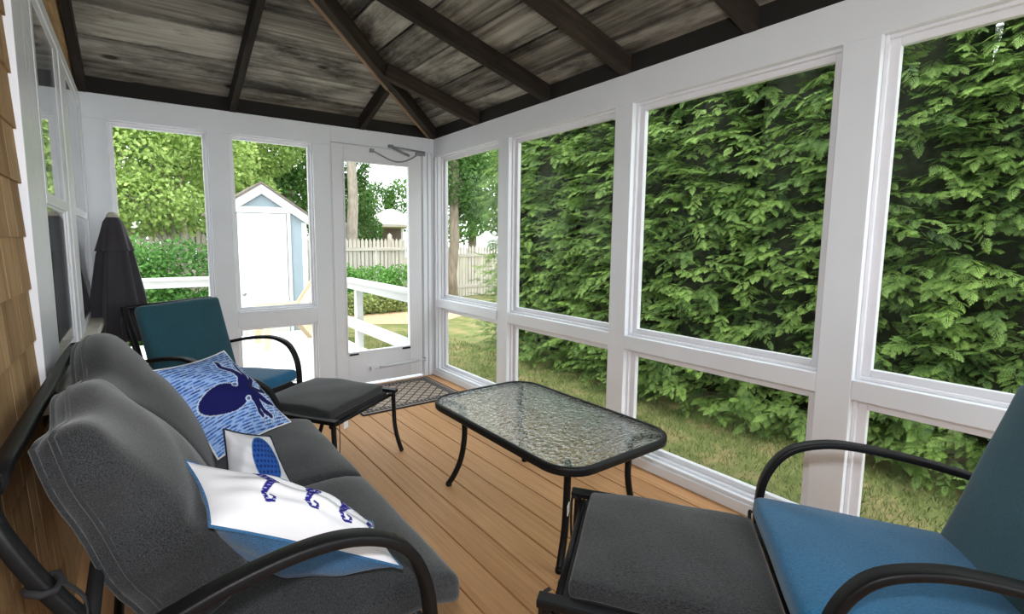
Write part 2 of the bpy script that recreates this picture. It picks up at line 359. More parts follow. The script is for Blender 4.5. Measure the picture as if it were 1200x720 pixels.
# right wall: posts, rails, header
ZT, ZR, ZB, ZS = 2.036, 0.7335, 0.654, 0.065
RO = [(-0.075, -0.984), (-1.111, -2.091), (-2.210, -3.189), (-3.312, -4.30), (-4.42, -5.33)]
mb = MB(); TH = 0.10
mb.box((0, YN, ZT), (TH, 0.10, H), 1)
prev = 0.10
for a, b in RO:
    mb.box((0, a, 0), (TH, prev, ZT), 2)
    mb.box((0, b, ZB), (TH, a, ZR), 1); mb.box((0, b, -0.25), (TH, a, ZS), 1); prev = b
mb.box((0, YN, 0), (TH, prev, ZT), 2)
mb.box((0, YN, -0.25), (TH, 0.1, 0.0), 1)
struct(mb.build('wall_right', M['white'], bevel=0.003), 'white painted post and rail wall of tall panes facing the hedge')
mb = MB()
mb.box((-0.022, YN, 0.0), (0.0, -0.012, 0.055), 1); mb.box((-0.012, YN, 0.055), (0.004, -0.012, 0.075), 1)
struct(mb.build('baseboard_right', M['white'], bevel=0.004))
mb = MB()
for z in (ZR,):
    pass
# thin shelf nosing on the middle rail of the far bay
mb.box((-0.012, -0.984, ZB+0.005), (0, -0.03, ZR), 1)
mb.box((-0.018, -0.060, 0.0), (0.0, -0.005, 2.03), 2)
struct(mb.build('trim_1', M['white'], bevel=0.003))

def window(name, lo, hi, axis, depth0, parent=None, fr=0.042, label=None):
    """sash frame + pane in opening; axis 'x' wall at x=depth0 (lo/hi are (y,z)); axis 'y' wall at y=depth0 (lo/hi are (x,z))"""
    e = empty(name, (0, 0, 0)); struct(e, label)
    fm = MB(); pm = MB(); (a0, z0), (a1, z1) = lo, hi; d0, d1 = depth0, depth0+0.03
    def bx(m_, u0, w0, u1, w1, p0, p1):
        if axis == 'x': m_.box((p0, u0, w0), (p1, u1, w1), 2)
        else: m_.box((u0, p0, w0), (u1, p1, w1), 2)
    bx(fm, a0, z0, a0+fr, z1, d0, d1); bx(fm, a1-fr, z0, a1, z1, d0, d1)
    bx(fm, a0+fr, z0, a1-fr, z0+fr, d0, d1); bx(fm, a0+fr, z1-fr, a1-fr, z1, d0, d1)
    # stop beads, stepped towards the room
    s = 0.014
    bx(fm, a0, z0, a0+s, z1, d0-0.022, d0); bx(fm, a1-s, z0, a1, z1, d0-0.022, d0); bx(fm, a0+s, z0, a1-s, z0+s, d0-0.022, d0); bx(fm, a0+s, z1-s, a1-s, z1, d0-0.022, d0)
    g = 0.001
    bx(pm, a0+fr-.004, z0+fr-.004, a1-fr+.004, z1-fr+.004, d0+0.012, d0+0.016)
    fm.build('window_frame', M['sash'], e, bevel=0.003); pm.build('pane', M['pane'], e)
    return e
wn = 2
for i, (a, b) in enumerate(RO):
    window('window_%d' % wn, (b, ZR), (a, ZT), 'x', 0.055); wn += 1
    window('window_%d' % wn, (b, ZS), (a, ZB), 'x', 0.055); wn += 1

# back wall with two windows and a door
BO = [(-2.42, -1.844), (-1.704, -1.104)]; DZ0, DZ1 = 0.0235, 2.071; DX0, DX1 = -0.957, -0.124
WT, WB, WL, WS = 2.0445, 0.7314, 0.6116, 0.07
mb = MB()
mb.box((XL, 0, WT), (DX0, TH, H), 0); mb.box((DX0, 0, DZ1), (DX1, TH, H), 0); mb.box((DX1, 0, 0), (0, TH, H), 2)
prev = XL
for a, b in BO:
    mb.box((prev, 0, 0), (a, TH, WT), 2); mb.box((a, 0, WL), (b, TH, WB), 0); mb.box((a, 0, -0.25), (b, TH, WS), 0); prev = b
mb.box((prev, 0, 0), (DX0, TH, WT), 2); mb.box((XL, 0, -0.3), (0, TH, 0.0), 0)
struct(mb.build('wall_back', M['white'], bevel=0.003), 'white painted end wall with two windows and the door')
for a, b in BO:
    window('window_%d' % wn, (a, WB), (b, WT), 'y', 0.045, fr=0.03); wn += 1
    window('window_%d' % wn, (a, WS), (b, WL), 'y', 0.045, fr=0.03); wn += 1
mb = MB()
mb.box((XL+0.02, -0.02, 0), (DX0-0.06, 0, 0.06), 0)
struct(mb.build('baseboard_back', M['white'], bevel=0.004))
mb = MB()   # door casing with fluted edge by the corner
mb.box((DX1+0.004, -0.016, 0), (DX1+0.045, 0, DZ1+0.0), 2); mb.box((DX1+0.052, -0.02, 0), (DX1+0.085, 0, DZ1), 2); mb.box((DX1+0.092, -0.014, 0), (DX1+0.118, 0, DZ1), 2)
mb.box((DX0-0.012, -0.006, 0), (DX0-0.004, 0, DZ1+.012), 2); mb.box((DX0-0.012, -0.006, DZ1+.004), (DX1, 0, DZ1+.012), 0)
struct(mb.build('trim_2', M['white'], bevel=0.003))

# door
d = empty('door_1', (0, 0, 0)); struct(d, 'white full glass door at the end of the porch')
GX0, GX1, GZ0, GZ1 = -0.849, -0.260, 0.311, 1.930
mb = MB(); y0, y1 = 0.004, 0.044
mb.box((DX0+.003, y0, DZ0), (GX0, y1, DZ1-.004), 2); mb.box((GX1, y0, DZ0), (DX1-.004, y1, DZ1-.004), 2)
mb.box((GX0, y0, DZ0), (GX1, y1, GZ0), 0); mb.box((GX0, y0, GZ1), (GX1, y1, DZ1-.004), 0)
mb.build('door_leaf', M['door'], d, bevel=0.003)
mb = MB()
for a in ((GX0-.014, GZ0-.014, GX0, GZ1+.014), (GX1, GZ0-.014, GX1+.014, GZ1+.014), (GX0, GZ0-.014, GX1, GZ0), (GX0, GZ1, GX1, GZ1+.014)):
    mb.box((a[0], -0.003, a[1]), (a[2], y0, a[3]), 2)
mb.build('glazing_bead', M['door'], d, bevel=0.002)
mb = MB(); mb.box((GX0-.003, 0.022, GZ0-.003), (GX1+.003, 0.027, GZ1+.003), 2); mb.build('pane', M['pane'], d)
for cx in (-0.80, -0.30):
    mb = MB(); mb.box((cx-.04, -0.008, GZ0-.028), (cx+.04, 0.004, GZ0-.012), 0); plabel(mb.build('panel_clip', M['black'], d, bevel=0.002), 'black clip')
mb = MB()   # lower closer tube
mb.tube([(-0.58, -0.03, 0.155), (-0.20, -0.03, 0.165)], 0.013, 10); mb.tube([(-0.58, -0.03, 0.155), (-0.635, -0.03, 0.153)], 0.006, 8)
mb.tube([(-0.20, -0.03, 0.165), (-0.105, -0.03, 0.167)], 0.006, 8); mb.box((-0.66, -0.036, 0.14), (-0.625, 0.004, 0.168)); mb.box((-0.12, -0.045, 0.15), (-0.10, -0.0005, 0.185))
plabel(mb.build('door_closer', M['door'], d), 'white pneumatic door closer')
mb = MB()   # chain with spring at the top
mb.tube(smoothpath([(-0.60, -0.012, 2.035), (-0.52, -0.02, 2.00), (-0.42, -0.02, 1.965), (-0.33, -0.02, 1.965), (-0.24, -0.02, 2.0), (-0.17, -0.014, 2.045)]), 0.006, 8)
mb.box((-0.625, -0.018, 2.02), (-0.59, 0.004, 2.05)); mb.box((-0.19, -0.022, 2.035), (-0.10, -0.0005, 2.062))
plabel(mb.build('safety_chain', M['greymetal'], d), 'grey safety chain')
mb = MB()
mb.tube([(-0.43, -0.02, 2.085), (-0.10, -0.02, 2.07)], 0.007, 8); mb.tube([(-0.42, -0.02, 2.08), (-0.27, -0.04, 2.02)], 0.011, 8); mb.box((-0.455, -0.03, 2.075), (-0.415, -0.0005, 2.10))
mb.build('closer_arm', M['greymetal'], d)

# near end wall behind the camera: solid below, open screened bays above
mb = MB(); mb.box((XL, YN-.10, -.25), (.1, YN, .80), 0); mb.box((XL, YN-.10, ZT), (.1, YN, H), 0)
for xx in (XL, XL/2-.05, 0): mb.box((xx, YN-.10, .80), (xx+.10, YN, ZT), 2)
struct(mb.build('wall_front', M['white'], bevel=0.003))

# house wall on the left: shingle courses
mb = MB(); sm_ = MB()
WY0, WY1, WZ0, WZ1 = -2.16, -0.012, 0.80, 2.18       # casing outer bounds of the house window
z = -0.05; ex = 0.148; ci = 0
while z < 3.05:
    y = YN - RND.random()*0.1
    while y < -0.005:
        wd = RND.choice([0.09, 0.11, 0.13, 0.15, 0.17, 0.19]); y1 = min(y+wd-0.003, -0.004); yy = y; y += wd
        if y1-yy < 0.01: continue
        segs = [(yy, y1)]
        if z+ex > WZ0+0.02 and z < WZ1-0.02:
            segs = [(yy, min(y1, WY0))] if yy < WY0 else ([(max(yy, WY1), y1)] if y1 > WY1 else [])
        for a, b in segs:
            if b-a < 0.008: continue
            r = RND.random(); vs = []; zt = min(z+ex+0.01, 3.06)
            for (xx, zz) in ((XL+0.009, z), (XL+0.001, zt), (XL-0.01, zt), (XL-0.01, z)):
                vs += [V(xx, a, zz), V(xx, b, zz)]
            g = [(p.z+r*31, p.y, r) for p in vs]
            mb.add(vs, [(0, 1, 3, 2), (2, 3, 5, 4), (4, 5, 7, 6), (6, 7, 1, 0), (0, 2, 4, 6), (1, 7, 5, 3)], g, 0)
    z += ex; ci += 1
for (a, b, c_, e_) in ((YN, WY0+.02, -0.1, 3.06), (WY1-.02, 0.0, -0.1, 3.06), (WY0+.02, WY1-.02, -0.1, WZ0+.02), (WY0+.02, WY1-.02, WZ1-.02, 3.06)):
    mb.box((XL-0.12, a, c_), (XL-0.006, b, e_), 2, mi=1)
struct(mb.build('wall_left', [M['shingle'], M['shingle_gap']]), 'honey coloured cedar shingle wall of the house')

# house window: casing, two double hung sashes, sill
hw = empty('window_1', (0, 0, 0)); struct(hw, 'double hung house window in the shingled wall')
mb = MB(); XC = XL+0.022
cw = 0.12; ch = 0.055
mb.box((XL-.03, WY0, WZ0), (XC, WY0+cw, WZ1), 2); mb.box((XL-.03, WY1-.06, WZ0), (XC, WY1, WZ1), 2); mb.box((XL-.03, WY0+cw, WZ1-ch), (XC, WY1-.06, WZ1), 1)
for k in range(4):                                   # shallow mouldings of the storm window frame
    s0 = cw+.004+k*.065; mb.box((XL-.05, WY0+s0, WZ0), (XC-.002-.001*k, WY0+s0+.055, WZ1-ch), 2)
ya_, yb_ = WY0+cw+.27, WY1-.07; ym0, ym1 = -1.16, -.80
mb.box((XL-.05, ym0, WZ0), (XC-.004, ym0+.10, WZ1-ch), 2); mb.box((XL-.05, ym0+.115, WZ0), (XC-.001, ym1-.115, WZ1-ch), 2); mb.box((XL-.05, ym1-.10, WZ0), (XC-.004, ym1, WZ1-ch), 2)
mb.build('casing', M['sash'], hw, bevel=0.002)
mb = MB(); mb.box((XL-.05, WY0-.03, WZ0-.035), (XL+.075, WY1, WZ0), 1); plabel(mb.build('window_sill', M['sill'], hw, bevel=0.004), 'weathered grey wooden window sill')
for (a, b) in ((ya_, ym0-.004), (ym1+.004, yb_)):
    for (z0, z1, xo) in ((WZ0+.001, 1.43, XC-.012), (1.40, WZ1-ch, XC-.005)):
        fr = 0.04; mb = MB(); x0, x1 = xo-.006, xo
        mb.box((x0, a, z0), (x1, a+fr, z1), 2); mb.box((x0, b-fr, z0), (x1, b, z1), 2); mb.box((x0, a+fr, z0), (x1, b-fr, z0+fr), 1); mb.box((x0, a+fr, z1-fr), (x1, b-fr, z1), 1)
        s_ = mb.build('sash', M['sash'], hw)
        mb = MB(); mb.box((x1-.005, a+fr-.002, z0+fr-.002), (x1-.0015, b-fr+.002, z1-fr+.002), 2); mb.build('pane', M['housepane'], s_)
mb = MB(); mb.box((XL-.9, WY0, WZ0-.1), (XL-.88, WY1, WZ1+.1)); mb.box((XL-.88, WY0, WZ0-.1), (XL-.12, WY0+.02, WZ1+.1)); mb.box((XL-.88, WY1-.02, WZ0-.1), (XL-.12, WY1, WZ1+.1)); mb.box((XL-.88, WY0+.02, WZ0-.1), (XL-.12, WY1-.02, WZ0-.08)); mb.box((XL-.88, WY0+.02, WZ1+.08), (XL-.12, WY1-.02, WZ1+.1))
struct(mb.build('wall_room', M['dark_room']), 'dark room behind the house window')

# roof: two planes of weathered boards over rafters; rafters' lower edges start at z = H
RD = 0.105                      # rafter depth
def zr(x): return H + SR*(-x)
def zbk(y): return H + SB*(-y)
mb = MB(); PW = 0.25
kk = SB/SR                      # hip: x = kk*y
def poly_board(pts, nrm, along, rnd):
    """thin prism from planar points (on the lower face)"""
    n = len(pts); t = nrm*0.02; vs = list(pts)+[p+t for p in pts]
    ac = nrm.cross(along); g = [(p.dot(along)+rnd*17, p.dot(ac), rnd) for p in vs]
    mb.add(vs, [tuple(range(n))[::-1], tuple(n+i for i in range(n))]+[(i, (i+1) % n, n+(i+1) % n, n+i) for i in range(n)], g, 0)
nb = V(0, SB, 1).normalized(); nr = V(SR, 0, 1).normalized()
Yhip = XL/kk                    # where the hip meets the house wall
# back plane boards (run along x), from the wall to the hip end
t = -0.12
while t < -Yhip:
    y0, y1 = -t, -min(t+PW-0.015, -Yhip)
    rnd = RND.random()
    xr0, xr1 = max(XL, kk*y0), max(XL, kk*y1)
    cut = 9.0
    spans = [(XL, cut), (cut+.003, None)] if cut < min(xr0, xr1)-0.3 else [(XL, None)]
    for (a, b) in spans:
        rnd = RND.random(); r0 = xr0 if b is None else b; r1 = xr1 if b is None else b
        P = [V(a, y0, zbk(y0)+RD), V(r0, y0, zbk(y0)+RD), V(r1, y1, zbk(y1)+RD), V(a, y1, zbk(y1)+RD)]
        if y0 > 0: P = [V(a, y0, zbk(y0)+RD), V(0.12 if b is None else b, y0, zbk(y0)+RD), V(r1 if y1 < 0 else (0.12 if b is None else b), y1, zbk(y1)+RD), V(a, y1, zbk(y1)+RD)]
        poly_board(P, nb, V(1, 0, 0), rnd)
    t += PW
# right plane boards (run along y)
t = -0.12
while t < -XL:
    x0, x1 = -t, -min(t+PW-0.015, -XL)
    ya, yb = min(0.12, x0/kk if x0 < 0 else 0.12), min(0.12, x1/kk if x1 < 0 else 0.12)
    cuts = sorted([ya] + [-RND.uniform(2.4, 5.2)] + [YN], reverse=True)
    for i in range(len(cuts)-1):
        c0, c1 = cuts[i], cuts[i+1]+.003
        if c0-c1 < 0.1: continue
        if c0 > min(ya, yb) and i > 0: continue
        a = ya if i == 0 else c0; b = yb if i == 0 else c0
        if c1 > min(a, b): continue
        poly_board([V(x0, a, zr(x0)+RD), V(x0, c1, zr(x0)+RD), V(x1, c1, zr(x1)+RD), V(x1, b, zr(x1)+RD)], nr, V(0, 1, 0), RND.random())
    t += PW
# dark underlay above the boards closes the gaps
off = 0.045
vs = [V(.15, .15, zbk(.15)+RD+off), V(XL-.1, .15, zbk(.15)+RD+off), V(XL-.1, Yhip-.05, zbk(Yhip-.05)+RD+off), V(0.15, 0.13, zr(.15)+RD+off)]
mb.add([V(.15, .15, H+RD+off-.05), V(XL-.1, .15, H+RD+off-.05), V(XL-.1, Yhip, zbk(Yhip)+RD+off), ], [(0, 1, 2)], None, 1)
mb.add([V(.15, .15, H+RD+off-.05), V(.15, YN, H+RD+off-.05), V(XL-.1, YN, zr(XL-.1)+RD+off), V(XL-.1, Yhip, zbk(Yhip)+RD+off)], [(0, 1, 2, 3)], None, 1)
struct(mb.build('ceiling', [M['plank'], M['blackened']]), 'weathered grey board roof over dark rafters')
tn = 3
def rafter(a, b, wd=0.05, mat='rafter'):
    global tn
    m_ = MB(); dv = (Vector(b)-Vector(a)).normalized(); upn = V(0, 0, 1)
    ht = RD*0.97; off_ = V(0, 0, ht/2)
    m_.beam(Vector(a)+off_, Vector(b)+off_, wd, ht)
    o = m_.build('trim_%d' % tn, M[mat], bevel=0.004); struct(o, 'dark weathered roof rafter' if mat == 'rafter' else 'tan strip painted as the lit edge of the hip rafter'); tn += 1
for y in (-0.688, -1.507, -2.152, -2.832, -3.52, -4.2, -4.9):
    xe = max(XL+0.01, kk*y + 0.03); rafter((0.06, y, zr(0.06)), (xe, y, zr(xe)), 0.055)
for x in (-0.689, -1.673, -2.53):
    ye = x/kk + 0.03 if x > -2.4 else -2.1; ye = max(ye, x/kk); rafter((x, 0.06, zbk(.06)), (x, ye, zbk(ye)), 0.045)
hx = XL+0.01; rafter((0.03, 0.03/kk, H-0.01), (hx, hx/kk, zr(hx)-0.01), 0.05)
rafter((-0.004, 0.040, H-0.014), (hx-.026, hx/kk+.032, zr(hx)-0.014), 0.022, 'hip')  # added tan strip: the hip rafter's lit lower edge, put into colour
# dark blocking boards on top of the wall plates
mb = MB(); mb.box((XL, 0.012, H), (0.06, 0.08, H+RD+.01), 0); mb.box((0.012, YN, H), (0.08, 0.012, H+RD+.01), 1)
struct(mb.build('trim_%d' % tn, M['blackened'])); tn += 1

# ------------------------------------------------------------------ furniture: armchair and ottoman (forward = +Y, right = +X)
def flatbar(m_, pts, w_=0.036, t_=0.018, side=(1, 0, 0), n=6):
    m_.sweep(smoothpath(pts, n), rrect(w_, t_, 0.006, 2), side)
def bulge(w_, d_, amt, wr=0.0, seed=0):
    def fn(p):
        u = p.x/(w_/2); v = p.y/(d_/2); k = max(0, 1-u*u)*max(0, 1-v*v)
        q = V(p.x, p.y, p.z)
        if p.z > 0: q.z += amt*k
        if wr: q.z += wr*math.sin(p.x*19+seed)*math.sin(p.y*23+seed*2)
        return q
    return fn
def tie(path, par):
    m_ = MB(); m_.sweep(smoothpath(path, 5), rrect(0.012, 0.003, 0.001, 1), (0.7, 0.7, 0.05)); return m_.build('tie_strap', M['black_strap'], par)
def make_chair(name, loc, rz, label):
    c = empty(name, loc, rz)
    for sgn in (-1, 1):
        m_ = MB(); X = 0.315*sgn
        flatbar(m_, [(X, 0.27, 0.008), (X, 0.262, 0.2), (X, 0.262, 0.42), (X, 0.245, 0.53), (X, 0.19, 0.615), (X, 0.10, 0.652), (X, 0.0, 0.655), (X, -0.15, 0.635), (X, -0.33, 0.595)], 0.04, 0.02)
        m_.build('arm', M['black'], c)
        m_ = MB(); flatbar(m_, [(X*.99, -0.40, 0.008), (X*.97, -0.33, 0.22), (X*.95, -0.25, 0.40), (X*.92, -0.30, 0.60), (X*.90, -0.38, 0.80), (X*.88, -0.42, 0.90)], 0.034, 0.02)
        m_.build('rear_leg', M['black'], c)
    m_ = MB()
    for pth in ([(-.285, -.26, .385), (.285, -.26, .385)], [(-.31, .262, .36), (.31, .262, .36)], [(-.277, -.418, .895), (.277, -.418, .895)], [(-.29, -.29, .56), (.29, -.29, .56)], [(-.305, -.345, .18), (.305, -.345, .18)]):
        m_.tube(pth, 0.012, 8); m_.build('cross_bar', M['black'], c); m_ = MB()
    for sgn in (-1, 1): m_.tube([(sgn*.30, .262, .365), (sgn*.29, 0, .375), (sgn*.285, -.26, .385)], 0.013, 8); m_.build('side_bar', M['black'], c); m_ = MB()
    m_ = MB(); m_.rbox(0.53, 0.52, 0.03, 0.008, 6, xf=Matrix.Translation((0, 0, 0.385))); m_.build('seat_sling', M['black_strap'], c)
    xf = Matrix.Translation((0, 0.02, 0.432)) @ Matrix.Rotation(math.radians(3), 4, 'X')
    m_ = MB(); m_.rbox(0.545, 0.54, 0.07, 0.025, 8, bulge(.545, .54, .012, .002, 1), xf=xf); plabel(m_.build('seat_cushion', M['blue_fabric'], c), 'blue seat cushion')
    a = math.radians(-16)
    xb = Matrix.Translation((0, -0.275, 0.665)) @ Matrix.Rotation(math.radians(90)-a*1.0, 4, 'X')
    m_ = MB(); m_.rbox(0.53, 0.50, 0.075, 0.025, 8, bulge(.53, .50, .015, .002, 2), xf=xb); plabel(m_.build('back_cushion', M['teal_dark'], c), 'dark teal back cushion')
    for sgn in (-1, 1):
        tie([(sgn*.27, -.40, .86), (sgn*.29, -.43, .84), (sgn*.285, -.44, .76), (sgn*.29, -.435, .70)], c)
    tie([(-.26, .255, .40), (-.30, .285, .405), (-.305, .285, .36), (-.30, .29, .31)], c); tie([(.26, .255, .40), (.30, .285, .405), (.305, .285, .36), (.30, .29, .31)], c)
    tag(c, label, 'chair', None)
    return c
def fwd_rz(f): return math.atan2(-f[0], f[1])
far = make_chair('armchair', (-1.91, -0.88, 0), fwd_rz((0.585, -0.81)), 'blue cushioned black metal armchair in the far corner by the folded umbrella')
near = copy_tree(far); near.location = (-0.78, -3.70, 0); near.rotation_euler = (0, 0, fwd_rz((-0.585, 0.81)))
m_ = MB(); m_.box((-.03, .292, .335), (.03, .295, .40)); plabel(m_.build('care_tag', M['tag'], near), 'white care tag')
near['label'] = 'blue cushioned black metal armchair in the right foreground, cut off by the frame'

def make_ottoman(name, loc, rz, label):
    c = empty(name, loc, rz)
    for sgn in (-1, 1):
        m_ = MB(); X = 0.285*sgn
        m_.box((X-.02, -.27, .362), (X+.02, .285, .384), 1); m_.build('side_rail', M['black'], c, bevel=0.004)
        for sy, ye in ((1, .262), (-1, -.25)):
            m_ = MB(); m_.tube(smoothpath([(X, ye, .366), (X, ye+.002*sy, .28), (X, ye+.008*sy, .16), (X, ye+.03*sy, .07), (X, ye+.055*sy, .004)]), 0.013, 8); m_.build('leg', M['black'], c)
    for ye in (.24, -.22): m_ = MB(); m_.tube([(-.28, ye, .345), (.28, ye, .345)], 0.012, 8); m_.build('cross_bar', M['black'], c)
    m_ = MB(); m_.rbox(0.53, 0.46, 0.02, 0.006, 6, xf=Matrix.Translation((0, 0, 0.358))); m_.build('sling', M['black_strap'], c)
    def fn(p):
        q = bulge(.50, .50, .010, .003, 3)(p); q.z -= 0.012*abs(p.y/.27)**3; return q
    m_ = MB(); m_.rbox(0.50, 0.50, 0.05, 0.016, 10, fn, xf=Matrix.Translation((0, -0.035, 0.394))); m_.build('cushion', M['grey_fabric'], c)
    for sx in (-1, 1):
        for ye in (.262, -.262):
            tie([(sx*.24, ye, .375), (sx*.262, ye*1.07, .36), (sx*.265, ye*1.08, .27), (sx*.262, ye*1.06, .19), (sx*.266, ye*1.07, .12)], c)
    tag(c, label, 'ottoman')
    return c
of = make_ottoman('ottoman', (-1.455, -1.315, 0), fwd_rz((0.56, -0.83)), 'grey cushioned black ottoman in front of the far corner armchair')
m_ = MB(); m_.box((.20, .285, .325), (.235, .288, .36)); plabel(m_.build('care_tag', M['tag'], of), 'white care tag')
on = copy_tree(of); on.location = (-1.115, -3.235, 0); on.rotation_euler = (0, 0, fwd_rz((-0.585, 0.81)))
on['label'] = 'grey cushioned black ottoman in the foreground against the right armchair'

# ------------------------------------------------------------------ loveseat along the house wall (world coordinates, x = depth, y = length)
LS = empty('loveseat', (-2.1, -2.38, 0)); tag(LS, 'charcoal cushioned black metal loveseat under the house window', 'sofa')
Linv = Matrix.Translation((2.1, 2.38, 0))
def LB(m_, name, mat, **k):
    m_.v = [tuple(Linv @ Vector(p)) for p in m_.v]; return m_.build(name, mat, LS, **k)
YA, YB = -3.10, -1.66
for Y in (YA, YB):
    m_ = MB(); flatbar(m_, [(-1.775, Y, .008), (-1.785, Y, .2), (-1.785, Y, .42), (-1.81, Y, .535), (-1.86, Y, .61), (-1.95, Y, .658), (-2.06, Y, .672), (-2.2, Y, .655), (-2.36, Y, .61)], 0.042, 0.024, (0, 1, 0)); LB(m_, 'arm', M['black'])
    s = .03 if Y < -2 else -.03
    m_ = MB(); flatbar(m_, [(-2.50, Y, .008), (-2.40, Y+s*.3, .2), (-2.31, Y+s*.6, .38), (-2.38, Y+s, .60), (-2.46, Y+s, .76), (-2.505, Y+s*1.6, .865), (-2.51, Y+s*4, .885)], 0.036, 0.022, (0, 1, 0)); LB(m_, 'rear_leg', M['black'])
m_ = MB(); m_.sweep([(-2.51, YA+.10, .885), (-2.512, -2.9, .888), (-2.512, -2.4, .888), (-2.512, -1.9, .888), (-2.51, YB-.10, .885)], rrect(0.03, 0.026, 0.007, 2), (1, 0, 0)); LB(m_, 'top_rail', M['black'])
m_ = MB()
for p in ([(-1.785, YA, .36), (-1.785, YB, .36)], [(-2.31, YA+.02, .38), (-2.31, YB-.02, .38)], [(-2.40, YA+.02, .64), (-2.40, YB-.02, .64)], [(-2.405, YA, .2), (-2.405, YB, .2)]): m_.tube(p, .013, 8)
for Y in (YA+.02, -2.38, YB-.02): m_.tube([(-1.785, Y, .36), (-2.05, Y, .368), (-2.31, Y, .38)], .013, 8)
m_.tube([(-2.31, -2.38, .38), (-2.38, -2.38, .6), (-2.505, -2.38, .875)], .012, 8)
LB(m_, 'cross_frame', M['black'])
m_ = MB()
for k in range(7): 
    yy = YA+.12+k*.2; m_.box((-2.32, yy, .366), (-1.79, yy+.10, .37), 0)
LB(m_, 'seat_slats', M['black_strap'])
cushY = [(-3.045, -2.385), (-2.375, -1.70)]
backY = [(-2.90, -2.36), (-2.42, -1.72)]
for i, (ya, yb) in enumerate(cushY):
    cy = (ya+yb)/2; W = yb-ya
    def sfn(p, W=W, i=i):
        q = bulge(.66, W, .014, .0025, 4+i)(p)
        f = (p.x-.20)/.13
        if f > 0: q.z -= .030*f*f                       # waterfall front edge
        return q
    m_ = MB(); m_.rbox(.66, W, .085, .028, 12, sfn, xf=Matrix.Translation((-1.985, cy, .405))); LB(m_, 'seat_cushion', M['grey_fabric'])
    # back cushion: slumped slab leaning on the back frame
    ya, yb = backY[i]; cy = (ya+yb)/2; W = yb-ya; L_ = .50; ang = math.atan2(.42, -.155)
    def bfn(p, W=W, i=i):
        u = p.y/(W/2); v = p.x/(L_/2); q = V(p.x, p.y, p.z)
        k = max(0, 1-u*u)*max(0, 1-v*v)
        f = max(0, p.z/.05)
        q.z += f*(.105*(1-v)/2+.05*max(0, 1-u*u)*max(0, 1-(v+.2)**2))      # soft wedge, thicker towards the seat
        if i == 0:
            q.z += .006*math.sin(3.2*v+2.1*u)
            q.x += .012*math.sin(5*u)*max(0, v)
            q.y += (-.012+.016*math.sin(7*v))*max(0, -u)
            q.z -= f*min(1, 3*k)*(.016*math.exp(-((v+.45+.35*u)/.09)**2)+.010*math.exp(-((v-.15-.5*u)/.08)**2))
        else:
            q.z += .010*math.sin(2.4*v-1.5*u+1)
            q.x += (.075*max(0, 1-((u-.30)/.75)**2)-.035)*max(0, v)
            q.z -= f*min(1, 3*k)*.014*math.exp(-((v-.45+.3*u)/.09)**2)
        return q
    dx, dz = math.cos(ang), math.sin(ang)
    xf = Matrix(((dx, 0, dz, -2.355), (0, 1, 0, cy), (dz, 0, -dx, .675), (0, 0, 0, 1)))
    m_ = MB(); m_.rbox(L_, W, .10, .040, 14, bfn, xf=xf); bc = LB(m_, 'back_cushion', M['grey_fabric'])
    pts = [(-1, -1), (1, -1), (1, 1), (-1, 1)]; ring = []
    for j in range(4):
        a, b = pts[j], pts[(j+1) % 4]
        for s in range(12):
            t = s/12; ring.append((a[0]+(b[0]-a[0])*t, a[1]+(b[1]-a[1])*t))
    for zz, ins in ((-.040, .008), (-.008, .001)):
        m_ = MB(); m_.tube([xf @ bfn(V(a*(L_/2-ins), b*(W/2-ins), zz)) for a, b in ring], .0055, 6, closed=True)
        m_.v = [tuple(Linv @ Vector(p)) for p in m_.v]; pp = m_.build('piping', M['grey_dark'], bc)
for (y, z0) in ((YA+.03, .74), (YA+.03, .60)):
    xx = -2.45 if z0 > .7 else -2.38
    m_ = MB(); m_.tube([(xx+.022*math.cos(t*PI/4), y+.026*math.sin(t*PI/4), z0+.004*math.sin(t*PI/2)) for t in range(8)], .006, 6, closed=True)
    m_.sweep(smoothpath([(xx+.02, y, z0), (xx+.05, y-.02, z0-.03), (xx+.05, y-.02, z0-.09)]), rrect(.012, .003, .001, 1), (0, 1, 0)); LB(m_, 'tie_strap', M['black_strap'])

